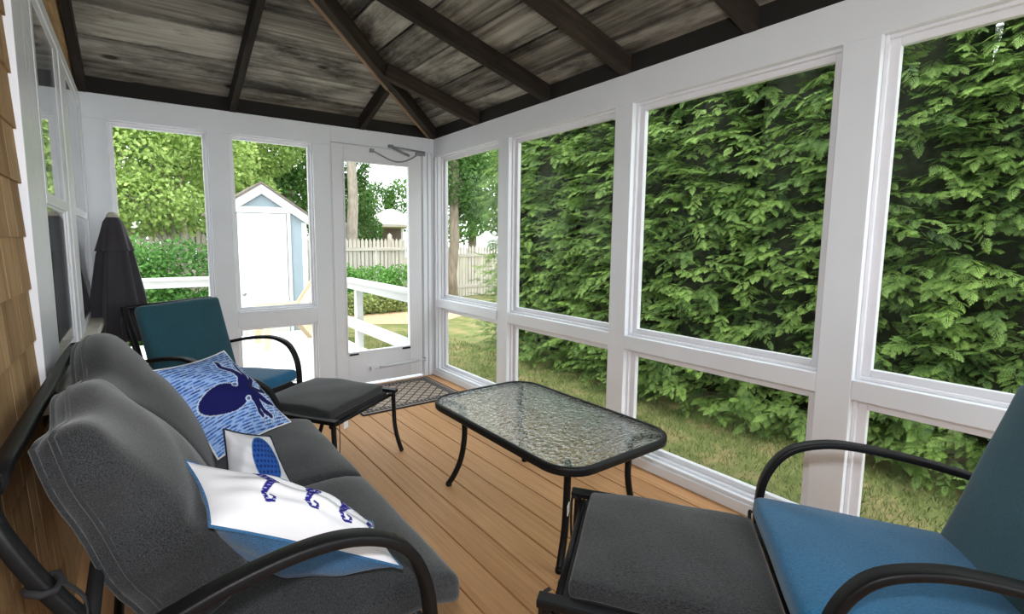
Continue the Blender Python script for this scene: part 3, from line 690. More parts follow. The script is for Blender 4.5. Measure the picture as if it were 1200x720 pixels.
# ------------------------------------------------------------------ throw pillows: built from four corner points with a bulge
def lin(c): return tuple(((x/255)/12.92 if x/255 < .04045 else ((x/255+.055)/1.055)**2.4) for x in c)
def pillow(name, TL, TR, BR, BL, thick, colfn, backmat, label, N=150, ratio=1.0, edge=None):
    TL, TR, BR, BL = map(Vector, (TL, TR, BR, BL)); C0 = (TL+TR+BR+BL)/4
    e = empty(name, C0); nrm = ((BL-TL).cross(TR-TL)).normalized()
    def grid(n, sgn, amt):
        vs = []; uv = []
        for j in range(n+1):
            for i in range(n+1):
                u, v = i/n, j/n; a, b = 2*u-1, 2*v-1
                a2 = a*(1-.075*(1-b*b)); b2 = b*(1-.075*(1-a*a)); u2_, v2_ = (a2+1)/2, (b2+1)/2
                p = TL*(1-u2_)*(1-v2_)+TR*u2_*(1-v2_)+BR*u2_*v2_+BL*(1-u2_)*v2_
                k = (max(0, 1-abs(a)**2.1)**.72)*(max(0, 1-abs(b)**2.1)**.72)
                wv = 1+.05*math.sin(9*a+4*b)+.04*math.sin(13*b-5*a)
                vs.append(p+nrm*sgn*amt*k*wv-C0); uv.append((u, v))
        idx = np.arange((n+1)*(n+1)).reshape(n+1, n+1)
        F = np.stack([idx[:-1, :-1], idx[:-1, 1:], idx[1:, 1:], idx[1:, :-1]], -1).reshape(-1, 4)
        if sgn > 0: F = F[:, ::-1]
        return np.array([tuple(p) for p in vs]), F, np.array(uv)
    vs, F, uv = grid(N, 1, thick*ratio)
    npmesh('front_cover', vs, F, M['print'], e, col=colfn(uv[:, 0], uv[:, 1]), smooth=True)
    vs, F, uv = grid(40, -1, thick*(2-ratio)); o = npmesh('back_cover', vs, F, backmat, e, smooth=True)
    m_ = MB(); ring = [(i/16, 0) for i in range(16)]+[(1, i/16) for i in range(16)]+[(1-i/16, 1) for i in range(16)]+[(0, 1-i/16) for i in range(16)]
    P = []
    for u, v in ring:
        a, b = 2*u-1, 2*v-1; a2 = a*(1-.075*(1-b*b)); b2 = b*(1-.075*(1-a*a)); u_, v_ = (a2+1)/2, (b2+1)/2
        P.append(TL*(1-u_)*(1-v_)+TR*u_*(1-v_)+BR*u_*v_+BL*(1-u_)*v_-C0)
    m_.tube(P, .004, 6, closed=True); m_.build('seam', edge or backmat, e)
    return tag(e, label, 'pillow')
def over(base, mask, c): return np.where(mask[:, None], np.array(lin(c))[None, :], base)
def seg_mask(u, v, pts, w0, w1):
    m_ = np.zeros(len(u), bool)
    for i in range(len(pts)-1):
        (ax, ay), (bx_, by) = pts[i], pts[i+1]; L2 = (bx_-ax)**2+(by-ay)**2+1e-12
        t = np.clip(((u-ax)*(bx_-ax)+(v-ay)*(by-ay))/L2, 0, 1); dd = np.hypot(u-ax-t*(bx_-ax), v-ay-t*(by-ay))
        f = (i+t)/(len(pts)-1); m_ |= dd < w0+(w1-w0)*f
    return m_
def octo_col(u, v):
    u = u+.12; v = v-.04
    base = np.tile(np.array(lin((158, 190, 238))), (len(u), 1))
    rows = np.floor(v*34+.8*np.sin(u*5)); r = np.abs(np.sin(rows*12.9898)*43758.5453) % 1
    ph = (u*7+r*5) % 1; inrow = np.abs(((v*34+.8*np.sin(u*5)) % 1)-.5) < .24*(1-(2*ph-1)**2)+.03
    base = over(base, inrow & (ph < .80), (70, 110, 190))
    r2 = np.abs(np.sin(rows*78.233)*1258.545) % 1; ph2 = (u*4+r2*3) % 1
    base = over(base, (np.abs(((v*34+.8*np.sin(u*5)) % 1)-.5) < .16) & (ph2 < .3), (22, 40, 120))
    navy = (28, 30, 92); wh = (205, 220, 240)
    T = [[(.66, .46), (.72, .36), (.73, .24), (.68, .15), (.72, .08)], [(.68, .48), (.78, .38), (.84, .27), (.90, .16)], [(.68, .50), (.80, .45), (.90, .40), (.95, .30)], [(.68, .52), (.82, .53), (.92, .58), (.97, .52)],
         [(.67, .54), (.79, .60), (.87, .70), (.95, .74)], [(.66, .56), (.74, .66), (.76, .78), (.84, .86)], [(.66, .55), (.70, .66), (.68, .76), (.72, .82)]]
    for t in T: base = over(base, seg_mask(u, v, t, .060, .030), wh)
    hd = ((u-.42)/.25)**2+((v-.50)/.155)**2 
    base = over(base, hd < 1.10, wh); base = over(base, hd < 1.0, navy)
    for t in T: base = over(base, seg_mask(u, v, t, .050, .018), navy)
    rim = (u > .72) & (np.hypot(((u*26) % 1)-.5, ((v*26) % 1)-.5) < .28) & (np.abs(v-.5) < .42)
    dark = (base[:, 2] < .2)
    base = over(base, rim & ~dark, wh)
    for ex, ey in ((.60, .40), (.61, .60)):
        base = over(base, np.hypot((u-ex)/.035, (v-ey)/.03) < 1, wh); base = over(base, np.hypot((u-ex)/.022, (v-ey)/.018) < 1, (90, 100, 150))
    return base
def seahorse(base, u, v, cx, cy, s, c):
    body = [(-.10, -.42), (-.02, -.40), (.05, -.33), (.02, -.22), (.07, -.08), (.06, .08), (-.01, .20), (-.05, .30), (-.02, .40), (.05, .40), (.07, .33), (.03, .30)]
    P = [(cx+a*s, cy+b*s) for a, b in body]
    m1 = seg_mask(u, v, P[:3], .022*s, .045*s) | seg_mask(u, v, P[2:8], .058*s, .030*s) | seg_mask(u, v, P[7:], .028*s, .014*s) | seg_mask(u, v, [(cx-.05*s, cy-.40*s), (cx-.20*s, cy-.42*s)], .022*s, .02*s)
    m1 |= seg_mask(u, v, [(cx+.09*s, cy-.10*s), (cx+.17*s, cy-.02*s), (cx+.09*s, cy+.06*s)], .03*s, .03*s)
    base = over(base, m1, c)
    st = m1 & (((v/s*21) % 1) < .25) & (((u/s*12+.5*np.floor(v/s*21)) % 1) < .40)
    return over(base, st, (190, 198, 230))
def sea_col(u, v):
    base = np.tile(np.array(lin((236, 236, 240))), (len(u), 1)); c = (44, 40, 128)
    for cx in (.27, .50, .70, .88): base = seahorse(base, u, v*.60, cx, .25, .47, c)
    for cx in (.40, .61, .81): base = seahorse(base, u, v*.6, cx, .04, .36, (120, 160, 190))
    return base
def turtle_col(u, v):
    base = np.tile(np.array(lin((222, 222, 226))), (len(u), 1))
    e_ = ((u-.68)/.25)**2+((v-.46)/.42)**2
    base = over(base, e_ < 1, (44, 84, 158))
    sc_ = np.hypot(((u*14+.5*np.floor(v*11)) % 1)-.5, ((v*11) % 1)-.5) < .30
    base = over(base, (e_ < .85) & sc_, (24, 48, 110)); base = over(base, (e_ < 1) & (e_ > .9), (100, 150, 190))
    base = over(base, (((u-.80)/.09)**2+((v-.93)/.07)**2) < 1, (120, 165, 190))
    return base
pillow('octopus_pillow', (-2.283, -1.93, .80), (-2.015, -1.69, .795), (-1.79, -1.87, .485), (-2.10, -2.08, .475), .10, octo_col, M['navy'], 'light blue throw pillow with a navy octopus at the far end of the loveseat', edge=M['tag'])
pillow('turtle_pillow', (-2.107, -2.347, .68), (-1.975, -2.375, .635), (-1.925, -2.47, .475), (-2.120, -2.46, .49), .06, turtle_col, M['navy'], 'white throw pillow with a blue turtle shell print, half hidden behind the seahorse pillow', N=110)
pillow('seahorse_pillow', (-2.236, -2.67, .735), (-1.82, -2.85, .52), (-1.825, -3.038, .503), (-2.207, -2.90, .668), .105, sea_col, M['denim'], 'white throw pillow with purple seahorses and a denim blue back, beside the near armrest', N=190, ratio=.70)

# ------------------------------------------------------------------ coffee table
CT = empty('coffee_table', (-.765, -2.345, 0), 0.0); tag(CT, 'black metal coffee table with a pebbled glass top in the middle of the porch', 'table')
hw_, hl, cr, zt = .325, .508, .13, .458
ring = []
for cx, cy, a0 in ((hw_-cr, hl-cr, 0), (-hw_+cr, hl-cr, 90), (-hw_+cr, -hl+cr, 180), (hw_-cr, -hl+cr, 270)):
    for k in range(9):
        t = math.radians(a0+90*k/8); ring.append((cx+cr*math.cos(t), cy+cr*math.sin(t)))
m_ = MB(); m_.sweep([(a, b, zt-.018) for a, b in ring], rrect(.036, .022, .009, 3), (0, 0, 1), closed=True); m_.build('rim', M['black'], CT)
m_ = MB(); n = len(ring); sc_ = .985
m_.add([V(a*sc_, b*sc_, zt-.004) for a, b in ring]+[V(a*sc_, b*sc_, zt-.010) for a, b in ring], [tuple(range(n)), tuple(range(n, 2*n))[::-1]]+[(i, (i+1) % n, n+(i+1) % n, n+i) for i in range(n)])
plabel(m_.build('glass_top', M['tableglass'], CT), 'pebbled glass top')
for sx in (-1, 1):
    for sy in (-1, 1):
        m_ = MB(); pts = [(.285, .468, .438), (.270, .452, .434), (.225, .410, .430), (.198, .385, .41), (.187, .372, .35), (.187, .370, .25), (.203, .380, .14), (.232, .395, .06), (.258, .41, .012)]
        m_.tube(smoothpath([(a*sx, b*sy, c) for a, b, c in pts], 4), .0145, 10); m_.lathe([(0, .0), (.016, .0), (.016, .016), (.012, .02)], (.258*sx, .41*sy, 0), 10); m_.build('leg', M['black'], CT)

# ------------------------------------------------------------------ door mat
def rrot(): pass
mx0, mx1, my0, my1 = -1.01, -0.13, -0.72, -0.07
nu, nv = 220, 160; U, Vv = np.meshgrid(np.linspace(0, 1, nu+1), np.linspace(0, 1, nv+1)); u = U.ravel(); v = Vv.ravel()
X = mx0+(mx1-mx0)*u; Y = my0+(my1-my0)*v
base = np.tile(np.array(lin((176, 160, 146))), (len(u), 1)); tn1 = (X+Y)/.098 % 1; tn2 = (X-Y)/.098 % 1
base = over(base, ((np.floor((X*1.0)/.02)+np.floor(Y/.02)) % 3 == 0), (150, 136, 124))
base = over(base, (tn1 < .17) | (tn2 < .17), (52, 48, 50))
dB = np.minimum(np.minimum(X-mx0, mx1-X), np.minimum(Y-my0, my1-Y))
base = over(base, dB < .085, (58, 54, 58)); 
chk = (((X/.035) % 1) < .5) & (((Y/.035) % 1) < .5)
base = over(base, (dB < .07) & (dB > .03) & chk, (160, 148, 138)); base = over(base, dB < .012, (28, 26, 28)); base = over(base, (dB < .022) & (dB >= .012), (165, 150, 140))
idx = np.arange(len(u)).reshape(nv+1, nu+1); F = np.stack([idx[:-1, :-1], idx[:-1, 1:], idx[1:, 1:], idx[1:, :-1]], -1).reshape(-1, 4)
DM = empty('door_mat', ((mx0+mx1)/2, (my0+my1)/2, 0)); DMc = np.array([(mx0+mx1)/2, (my0+my1)/2, 0])
npmesh('mat_face', np.stack([X, Y, np.full_like(X, .0085)], -1)-DMc, F, M['matprint'], DM, col=base)
m_ = MB(); m_.box((mx0-DMc[0]-.004, my0-DMc[1]-.004, .0005), (mx1-DMc[0]+.004, my1-DMc[1]+.004, .0083)); m_.build('mat_backing', M['black_strap'], DM)
tag(DM, 'dark doormat with a diamond lattice pattern lying before the glass door', 'mat')

# ------------------------------------------------------------------ folded patio umbrella in the corner
UM = empty('patio_umbrella', (-2.415, -.235, 0)); tag(UM, 'folded charcoal patio umbrella standing in the far left corner', 'umbrella')
ph = .6
def pleat(a, z): return 1+.20*math.sin(6*a+ph)*min(1, (1.42-z)/.25)+.07*math.sin(13*a+1)
m_ = MB(); m_.lathe([(.030, 1.40), (.045, 1.37), (.062, 1.28), (.082, 1.18), (.10, 1.05), (.118, .92), (.132, .78), (.142, .66), (.135, .645), (.06, .66)], n=60, mod=pleat); m_.build('canopy', M['umb'], UM)
m_ = MB(); m_.lathe([(.034, 1.412), (.050, 1.385), (.072, 1.29), (.090, 1.215), (.094, 1.205), (.086, 1.206)], n=60, mod=lambda a, z: 1+.13*math.sin(6*a+ph)*min(1, (1.42-z)/.2)); m_.build('vent_flap', M['umb'], UM)
m_ = MB(); m_.lathe([(0, 1.445), (.018, 1.442), (.032, 1.425), (.036, 1.40), (.030, 1.395)], n=20); plabel(m_.build('finial', M['cap'], UM), 'beige finial cap')
m_ = MB(); m_.tube([(0, 0, .02), (0, 0, .8), (0, 0, 1.4)], .019, 12); m_.build('pole', M['black'], UM)
m_ = MB(); m_.lathe([(0, 0), (.13, 0), (.13, .03), (.10, .05), (.035, .06), (.03, .16), (.021, .165)], n=32); m_.build('base', M['black'], UM)

# ------------------------------------------------------------------ outside: ground, deck, rails
GZ = -.5
m_ = MB(); m_.add([V(-30, -14, GZ), V(40, -14, GZ), V(40, 45, GZ), V(-30, 45, GZ)], [(0, 1, 2, 3)])
struct(m_.build('ground', M['lawn']), 'lawn')
m_ = MB(); DK0, DK1 = -4.6, .0; yy = .12
while yy < 3.45:
    m_.box((DK0, yy, -.10), (DK1, yy+.135, -.075), 0); yy += .14
m_.box((DK0, .12, -.28), (DK1-.02, 3.44, -.101), 0); m_.box((DK0, .12, GZ), (DK0+.1, .22, -.28)); m_.box((DK1-.12, .12, GZ), (DK1-.02, .22, -.28)); m_.box((DK1-.12, 3.3, GZ), (DK1-.02, 3.4, -.28)); m_.box((DK0, 3.3, GZ), (DK0+.1, 3.4, -.28))
struct(m_.build('deck', M['deck_out'], bevel=.002), 'white painted deck outside the door')
def railing(name, a, b, posts, label, z1=.80, zlow=.30):
    a = Vector((*a, 0)); b = Vector((*b, 0)); e = empty(name, ((a+b)/2).to_tuple()); c0 = (a+b)/2
    m_ = MB(); m_.beam(a-c0+V(0, 0, z1-.018), b-c0+V(0, 0, z1-.018), .14, .036); m_.build('cap_rail', M['rail'], e, bevel=.004)
    m_ = MB(); m_.beam(a-c0+V(0, 0, z1-.085), b-c0+V(0, 0, z1-.085), .036, .09); m_.build('upper_board', M['rail'], e, bevel=.003)
    m_ = MB(); m_.beam(a-c0+V(0, 0, zlow-.06), b-c0+V(0, 0, zlow-.06), .036, .13); m_.build('lower_board', M['rail'], e, bevel=.003)
    dv = (b-a).normalized(); sd_ = dv.cross(V(0, 0, 1))
    for t in posts:
        p = a.lerp(b, t)-c0 - sd_*.062; m_ = MB(); m_.box((p.x-.043, p.y-.043, -.075), (p.x+.043, p.y+.043, z1-.037), 2); m_.build('post', M['rail'], e, bevel=.003)
    return tag(e, label, 'railing', None)
railing('deck_railing', (-.10, 2.12), (-.12, .16), (.14, .95), 'white deck railing seen through the glass door')
railing('deck_railing', (-4.5, 3.35), (-1.42, 3.20), (.03, .5, .97), 'white deck railing seen through the left end window')

# tan wooden deck chair (low, reclining) on the deck in front of the shed
DC = empty('deck_chair', (-.72, 2.55, -.075)); tag(DC, 'pale wooden deck chair standing on the white deck before the shed', 'chair')
def dcpart(name, fnb):
    m_ = MB(); fnb(m_); return m_.build(name, M['tan_wood'], DC, bevel=.003)
for sy in (-.27, .27):
    dcpart('leg', lambda m_: m_.beam((-.34, sy, 0), (-.31, sy, .50), .022, .085, (1, 0, 0)))
    dcpart('leg', lambda m_: m_.beam((.36, sy, 0), (.08, sy, .36), .022, .085, (1, 0, 0)))
    dcpart('back_stile', lambda m_: m_.beam((.05, sy*.9, .30), (.48, sy*.9, .92), .022, .075, (1, 0, 0)))
    dcpart('armrest', lambda m_: m_.box((-.38, sy-.055, .50), (.24, sy+.055, .522), 0))
def seat(m_):
    for k in range(6): m_.box((-.36+k*.075, -.255, .345-k*.012), (-.295+k*.075, .255, .367-k*.012), 1)
dcpart('seat', seat)
def backs(m_):
    for k in range(5): m_.beam((.07, -.18+k*.09, .315), (.50, -.18+k*.09, .935), .075, .018, (1, 0, -.6))
dcpart('backrest', backs)

# shed
SY = 3.97; SX = -.72; SH = empty('garden_shed', (SX, SY+.55, GZ)); tag(SH, 'small white and pale blue gabled garden shed behind the deck', 'shed')
hw2 = .62; ze = 1.65-GZ; za = 2.06-GZ; D2 = .55; ov = .05
m_ = MB()
pts = [(-hw2, 0), (hw2, 0), (hw2, ze-.02), (0, za-.06), (-hw2, ze-.02)]
m_.add([V(a, -D2, b) for a, b in pts]+[V(a, D2, b) for a, b in pts], [(4, 3, 2, 1, 0), (5, 6, 7, 8, 9)]+[(i, (i+1) % 5, 5+(i+1) % 5, 5+i) for i in range(5)])
plabel(m_.build('wall', M['shed_blue'], SH), 'pale blue siding')
sl = (za-ze)/(hw2)
for sgn in (-1, 1):
    m_ = MB()
    P_ = [(sgn*(hw2+ov), ze-sl*ov+.05), (0, za+.05), (0, za-.09), (sgn*(hw2+ov), ze-sl*ov-.09)]
    m_.add([V(a, -D2-.065, b) for a, b in P_]+[V(a, -D2-.035, b) for a, b in P_], [(0, 1, 2, 3), (7, 6, 5, 4), (0, 4, 5, 1), (1, 5, 6, 2), (2, 6, 7, 3), (3, 7, 4, 0)])
    plabel(m_.build('rake_board', M['shed_white'], SH), 'white rake board')
    m_ = MB(); m_.box((sgn*hw2-.035, -D2-.02, 0), (sgn*hw2+.035, -D2+.06, ze-.10), 2); plabel(m_.build('corner_board', M['shed_white'], SH), 'white corner board')
    m_ = MB(); a0 = V(sgn*(hw2+ov+.02), 0, ze-sl*(ov+.02)+.055); b0 = V(0, 0, za+.055); t3 = V(0, 0, .03)
    vs = [V(a0.x, -D2-.09, a0.z), V(b0.x, -D2-.09, b0.z), V(b0.x, D2+.09, b0.z), V(a0.x, D2+.09, a0.z)]; vs += [p+t3 for p in vs]
    m_.add(vs, [(0, 1, 2, 3), (7, 6, 5, 4), (0, 4, 5, 1), (1, 5, 6, 2), (2, 6, 7, 3), (3, 7, 4, 0)]); plabel(m_.build('roof_slope', M['shed_roof'], SH), 'brown shingled roof slope')
dz = 1.675-GZ
m_ = MB(); m_.box((-.345, -D2-.03, .12), (.345, -D2+.01, dz), 2)
for (z0, z1) in ((.22, .95), (1.05, dz-.12)):
    for (x0, x1) in ((-.29, -.03), (.03, .29)): m_.box((x0, -D2-.038, z0), (x1, -D2-.03, z1), 2)
dr = m_.build('shed_door', M['shed_white'], SH, bevel=.004)
m_ = MB(); m_.lathe([(0, 0), (.028, .004), (.03, .02), (.018, .032), (.012, .05)], n=14); m_.v = [(-.30+a, -D2-.08+c, .98+b) for a, b, c in m_.v]; plabel(m_.build('door_knob', M['chrome'], dr), 'metal door knob')
for a in ((-.41, -.36), (.36, .41)):
    m_ = MB(); m_.box((a[0], -D2-.025, .05), (a[1], -D2+.01, dz+.01), 2); plabel(m_.build('door_casing', M['shed_white'], SH, bevel=.003), 'white door casing')
m_ = MB(); m_.box((-.50, -D2-.03, dz+.01), (.50, -D2+.01, dz+.10), 0); plabel(m_.build('header_board', M['shed_white'], SH, bevel=.003), 'white header board')

# picket fences
def picket_fence(name, a, b, top, label, pitch=.115, wd=.085):
    a = Vector((*a, GZ)); b = Vector((*b, GZ)); e = empty(name, ((a+b)/2).to_tuple()); L = (b-a).length; dv = (b-a).normalized(); n_ = dv.cross(V(0, 0, 1)); h = top-GZ
    pk = MB(); k = 0; s = -L/2
    while s < L/2:
        r = RND.random(); hh = h-.02+RND.uniform(-.012, .012)
        P = [(s, .04), (s+wd, .04), (s+wd, hh-.08), (s+wd/2, hh), (s, hh-.08)]
        vs = [dv*p[0]+V(0, 0, p[1])-n_*.0 for p in P]+[dv*p[0]+V(0, 0, p[1])+n_*.02 for p in P]
        pk.add(vs, [(4, 3, 2, 1, 0), (5, 6, 7, 8, 9)]+[(i, (i+1) % 5, 5+(i+1) % 5, 5+i) for i in range(5)], [(p.z+r*9, p.dot(dv), r) for p in vs]); s += pitch; k += 1
    pk.build('picket_panel', M['fence'], e)
    for z in (.35, h-.32):
        m_ = MB(); m_.beam(dv*(-L/2)+n_*.042+V(0, 0, z), dv*(L/2)+n_*.042+V(0, 0, z), .04, .09); m_.build('fence_rail', M['fence'], e)
    s = -L/2+.1
    while s < L/2:
        m_ = MB(); c = dv*s-n_*.055; m_.box((c.x-.05, c.y-.05, 0), (c.x+.05, c.y+.05, h+.07), 2); m_.add([V(c.x-.05, c.y-.05, h+.07), V(c.x+.05, c.y-.05, h+.07), V(c.x+.05, c.y+.05, h+.07), V(c.x-.05, c.y+.05, h+.07), V(c.x, c.y, h+.13)], [(0, 1, 4), (1, 2, 4), (2, 3, 4), (3, 0, 4)]); m_.build('fence_post', M['fence'], e); s += 2.4
    return tag(e, label, 'fence')
picket_fence('picket_fence', (1.2, 9.0), (5.25, 9.0), 1.36, 'pale grey picket fence seen through the glass door')
picket_fence('picket_fence', (-6.0, 9.0), (1.1, 9.0), 1.47, 'picket fence behind the green shrubs left of the shed')
picket_fence('picket_fence', (5.35, 9.0), (12.0, 9.0), 1.15, 'grey picket fence seen through the corner window pane')

# ------------------------------------------------------------------ plants
def leaf_quads(P, D, Nn, L, W, fold=0.0):
    """P points (n,3), D direction, Nn normal-ish, L lengths, W widths -> diamond leaves"""
    D = D/np.linalg.norm(D, axis=1, keepdims=True); S = np.cross(D, Nn); S /= np.linalg.norm(S, axis=1, keepdims=True)+1e-9; N2 = np.cross(S, D)
    L = L[:, None]; W = W[:, None]
    a = P; b = P+D*L*.45+S*W*.5+N2*W*fold; c = P+D*L; d_ = P+D*L*.45-S*W*.5+N2*W*fold
    Vx = np.stack([a, b, c, d_], 1).reshape(-1, 3); n = len(P); F = np.arange(4*n).reshape(n, 4); return Vx, F
def unit(n):
    x = NR.normal(size=(n, 3)); return x/np.linalg.norm(x, axis=1, keepdims=True)
def cloud_leaves(blobs, n, L, W, up=.5, light=.5):
    """leaves on the shells of ellipsoid blobs [(cx,cy,cz,rx,ry,rz)]"""
    bl = np.array(blobs); vol = (bl[:, 3]*bl[:, 4]+bl[:, 3]*bl[:, 5]+bl[:, 4]*bl[:, 5]); k = NR.choice(len(bl), n, p=vol/vol.sum())
    d_ = unit(n); rr = NR.uniform(.35, 1.0, n)**.5; P = bl[k, :3]+d_*bl[k, 3:]*rr[:, None]
    D = d_*.5+unit(n)*.8+np.array([0, 0, -.25]); Nn = unit(n)*.7+np.array([0, 0, up])
    t = NR.beta(2, 2, n)*.75+light*.25+NR.normal(size=len(bl))[k]*.08
    Vx, F = leaf_quads(P, D, Nn, NR.uniform(.7, 1.3, n)*L, NR.uniform(.7, 1.3, n)*W, .15)
    return Vx, F, np.repeat(np.clip(t, 0, 1), 4)
def trunk_mesh(m_, base, top, r0, r1, wob=.1, n=7, sides=10):
    base = Vector(base); top = Vector(top); P = []; R = []
    for i in range(n+1):
        t = i/n; p = base.lerp(top, t)+V(RND.uniform(-wob, wob), RND.uniform(-wob, wob), 0)*(0 if i in (0,) else 1)*.5; P.append(p); R.append(r0+(r1-r0)*t)
    m_.tube(P, R, sides); return P
def tree(name, base, h, r0, blobs, n, L, W, mat, bark, label, group=None, lean=(0, 0), light=.5, branches=5, cat='tree'):
    e = empty(name, base); b = Vector(base); m_ = MB()
    P = trunk_mesh(m_, (0, 0, 0), (lean[0], lean[1], h), r0, r0*.35, .12)
    bl = [(x-b.x, y-b.y, z-b.z, a, c, d_) for x, y, z, a, c, d_ in blobs]
    for k in range(branches):
        tg = Vector(bl[k % len(bl)][:3]); s = P[RND.randint(2, 5)]
        mid = s.lerp(tg, .5)+V(0, 0, RND.uniform(0, .25)); m_.tube(smoothpath([s, mid, tg], 4), [r0*.35-(r0*.29)*i/8 for i in range(9)], 7)
    m_.build('trunk', bark, e)
    Vx, F, t = cloud_leaves(bl, n, L, W, light=light); npmesh('foliage', Vx, F, mat, e, tint=t)
    return tag(e, label, cat, group)
def shrub(name, base, blobs, n, L, W, mat, label, group=None, light=.5):
    e = empty(name, base); b = Vector(base); bl = [(x-b.x, y-b.y, z-b.z, a, c, d_) for x, y, z, a, c, d_ in blobs]; m_ = MB()
    for x, y, z, a, c, d_ in bl:
        for k in range(3): m_.tube(smoothpath([(0, 0, 0), (x*.7, y*.7, z*.4), (x+RND.uniform(-a, a)*.5, y+RND.uniform(-c, c)*.5, z+d_*.4)], 3), .012, 5)
    m_.build('stems', M['bark'], e)
    Vx, F, t = cloud_leaves(bl, n, L, W, light=light); npmesh('foliage', Vx, F, mat, e, tint=t)
    return tag(e, label, 'shrub', group)

# arborvitae: a flat fern-like spray as template, copied over a conical surface
def spray_template():
    Vt = []; Ft = []
    def leaf(a, d_, L, W, zc=0.0):
        d_ = np.array(d_)/np.linalg.norm(d_); s = np.array([-d_[1], d_[0], 0]); a = np.array(a, float); o = len(Vt)
        Vt.extend([a, a+d_*L*.5+s*W*.5+np.array([0, 0, zc]), a+d_*L, a+d_*L*.5-s*W*.5+np.array([0, 0, zc])]); Ft.append([o, o+1, o+2, o+3])
    leaf((0, 0, 0), (0, 1, 0), 1.0, .035)
    for k in range(5):
        t = .12+.165*k; ln = (.40, .46, .40, .30, .20)[k]
        for sgn in (-1, 1):
            a = (0, t+.05*sgn, 0); ang = math.radians(42-4*k); d_ = (sgn*math.sin(ang), math.cos(ang), 0); leaf(a, d_, ln, .034)
            for q, f in ((.30, .36), (.58, .30)):
                p = np.array(a)+np.array(d_)*ln*q
                for s2 in (-1, 1):
                    a2 = ang*sgn + s2*math.radians(36); leaf(p, (math.sin(a2), math.cos(a2), 0), ln*f+.02, .024)
    return np.array(Vt), np.array(Ft)
ST, SF = spray_template()
def arborvitae_mesh(nb_, h, rad, seed):
    g = np.random.default_rng(seed); z = h*(g.random(nb_)**.95)*.985; az = g.random(nb_)*2*np.pi
    zz = z/h; R = rad*np.clip(1.05-.85*np.clip((zz-.60)/.40, 0, 1)**2.0, .05, 2)*np.clip(.74+.8*zz/.12, .74, 1.0)
    lump = 1+.10*np.sin(3*az+seed+z*1.3)+.08*np.sin(5*az-z*3.1+seed*2)+.08*np.sin(z*5+az*2)
    q = g.uniform(.50, .88, nb_); rr = R*lump*q
    P0 = np.stack([rr*np.cos(az), rr*np.sin(az), z+.05], -1); out = np.stack([np.cos(az), np.sin(az), 0*az], -1); tan = np.stack([-np.sin(az), np.cos(az), 0*az], -1)
    Db = out*.60+tan*g.normal(0, .80, (nb_, 1))+np.array([0, 0, 1])*g.normal(.12, .22, (nb_, 1)); Db /= np.linalg.norm(Db, axis=1, keepdims=True)
    Ub = out*g.uniform(-.05, .55, (nb_, 1))+np.array([0, 0, 1.0])+g.normal(size=(nb_, 3))*.20; Sb = np.cross(Db, Ub); Sb /= np.linalg.norm(Sb, axis=1, keepdims=True); Ub = np.cross(Sb, Db)
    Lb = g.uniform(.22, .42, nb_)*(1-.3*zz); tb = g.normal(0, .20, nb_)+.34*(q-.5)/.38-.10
    allV = []; allT = []
    NS = 11
    for k in range(NS):
        sgn = 0 if k == NS-1 else (1 if k % 2 else -1); f = .12+.80*(k/(NS-1)); ang = sgn*np.radians(g.uniform(32, 58, nb_))
        fd = f*Lb
        p = P0+Db*fd[:, None]-Ub*(.30*f*f*Lb)[:, None]
        d_ = Db*np.cos(ang)[:, None]+Sb*np.sin(ang)[:, None]-Ub*(.08+.34*f+g.normal(0, .16, nb_))[:, None]; d_ /= np.linalg.norm(d_, axis=1, keepdims=True)
        u_ = Ub+g.normal(size=(nb_, 3))*.18; s_ = np.cross(d_, u_); s_ /= np.linalg.norm(s_, axis=1, keepdims=True); u_ = np.cross(s_, d_)
        L = g.uniform(.075, .13, nb_)*(1-.35*f*(sgn != 0))
        droop = -.30*(ST[:, 1]**2)[None, :]*L[:, None]-.22*np.abs(ST[:, 0])[None, :]*L[:, None]
        T = ST[None]*L[:, None, None]
        allV.append(p[:, None, :]+T[..., 0:1]*s_[:, None, :]+T[..., 1:2]*d_[:, None, :]+(T[..., 2]+droop)[..., None]*u_[:, None, :])
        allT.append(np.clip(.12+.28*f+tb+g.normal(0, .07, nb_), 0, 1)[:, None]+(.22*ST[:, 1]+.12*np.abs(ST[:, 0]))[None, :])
    Vx = np.concatenate(allV, 0); t = np.concatenate(allT, 0); n = len(Vx); m = len(ST); F = (SF[None]+(np.arange(n)*m)[:, None, None]).reshape(-1, 4)
    return Vx.reshape(-1, 3), F, np.clip(t, 0, 1).ravel()
HT = 4.3; hedge_meshes = []
def core_mesh(h, rad, seed):
    m_ = MB(); m_.lathe([(0.02, .12), (rad*.40, .2), (rad*.52, .6), (rad*.54, h*.4), (rad*.52, h*.6), (rad*.42, h*.8), (.02, h*.95)], n=28, mod=lambda a, z: 1+.10*math.sin(4*a+seed+z*2)+.06*math.sin(9*a-z*4)); return m_
for s in range(3):
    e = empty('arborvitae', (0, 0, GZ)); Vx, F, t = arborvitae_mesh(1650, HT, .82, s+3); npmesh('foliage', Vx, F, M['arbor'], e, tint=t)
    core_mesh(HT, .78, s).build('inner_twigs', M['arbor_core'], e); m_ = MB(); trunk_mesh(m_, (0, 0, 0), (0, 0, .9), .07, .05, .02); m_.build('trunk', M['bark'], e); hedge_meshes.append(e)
hy = [1.98, 1.2, .43, -.35, -1.12, -1.9, -2.68, -3.45, -4.25, -5.05]
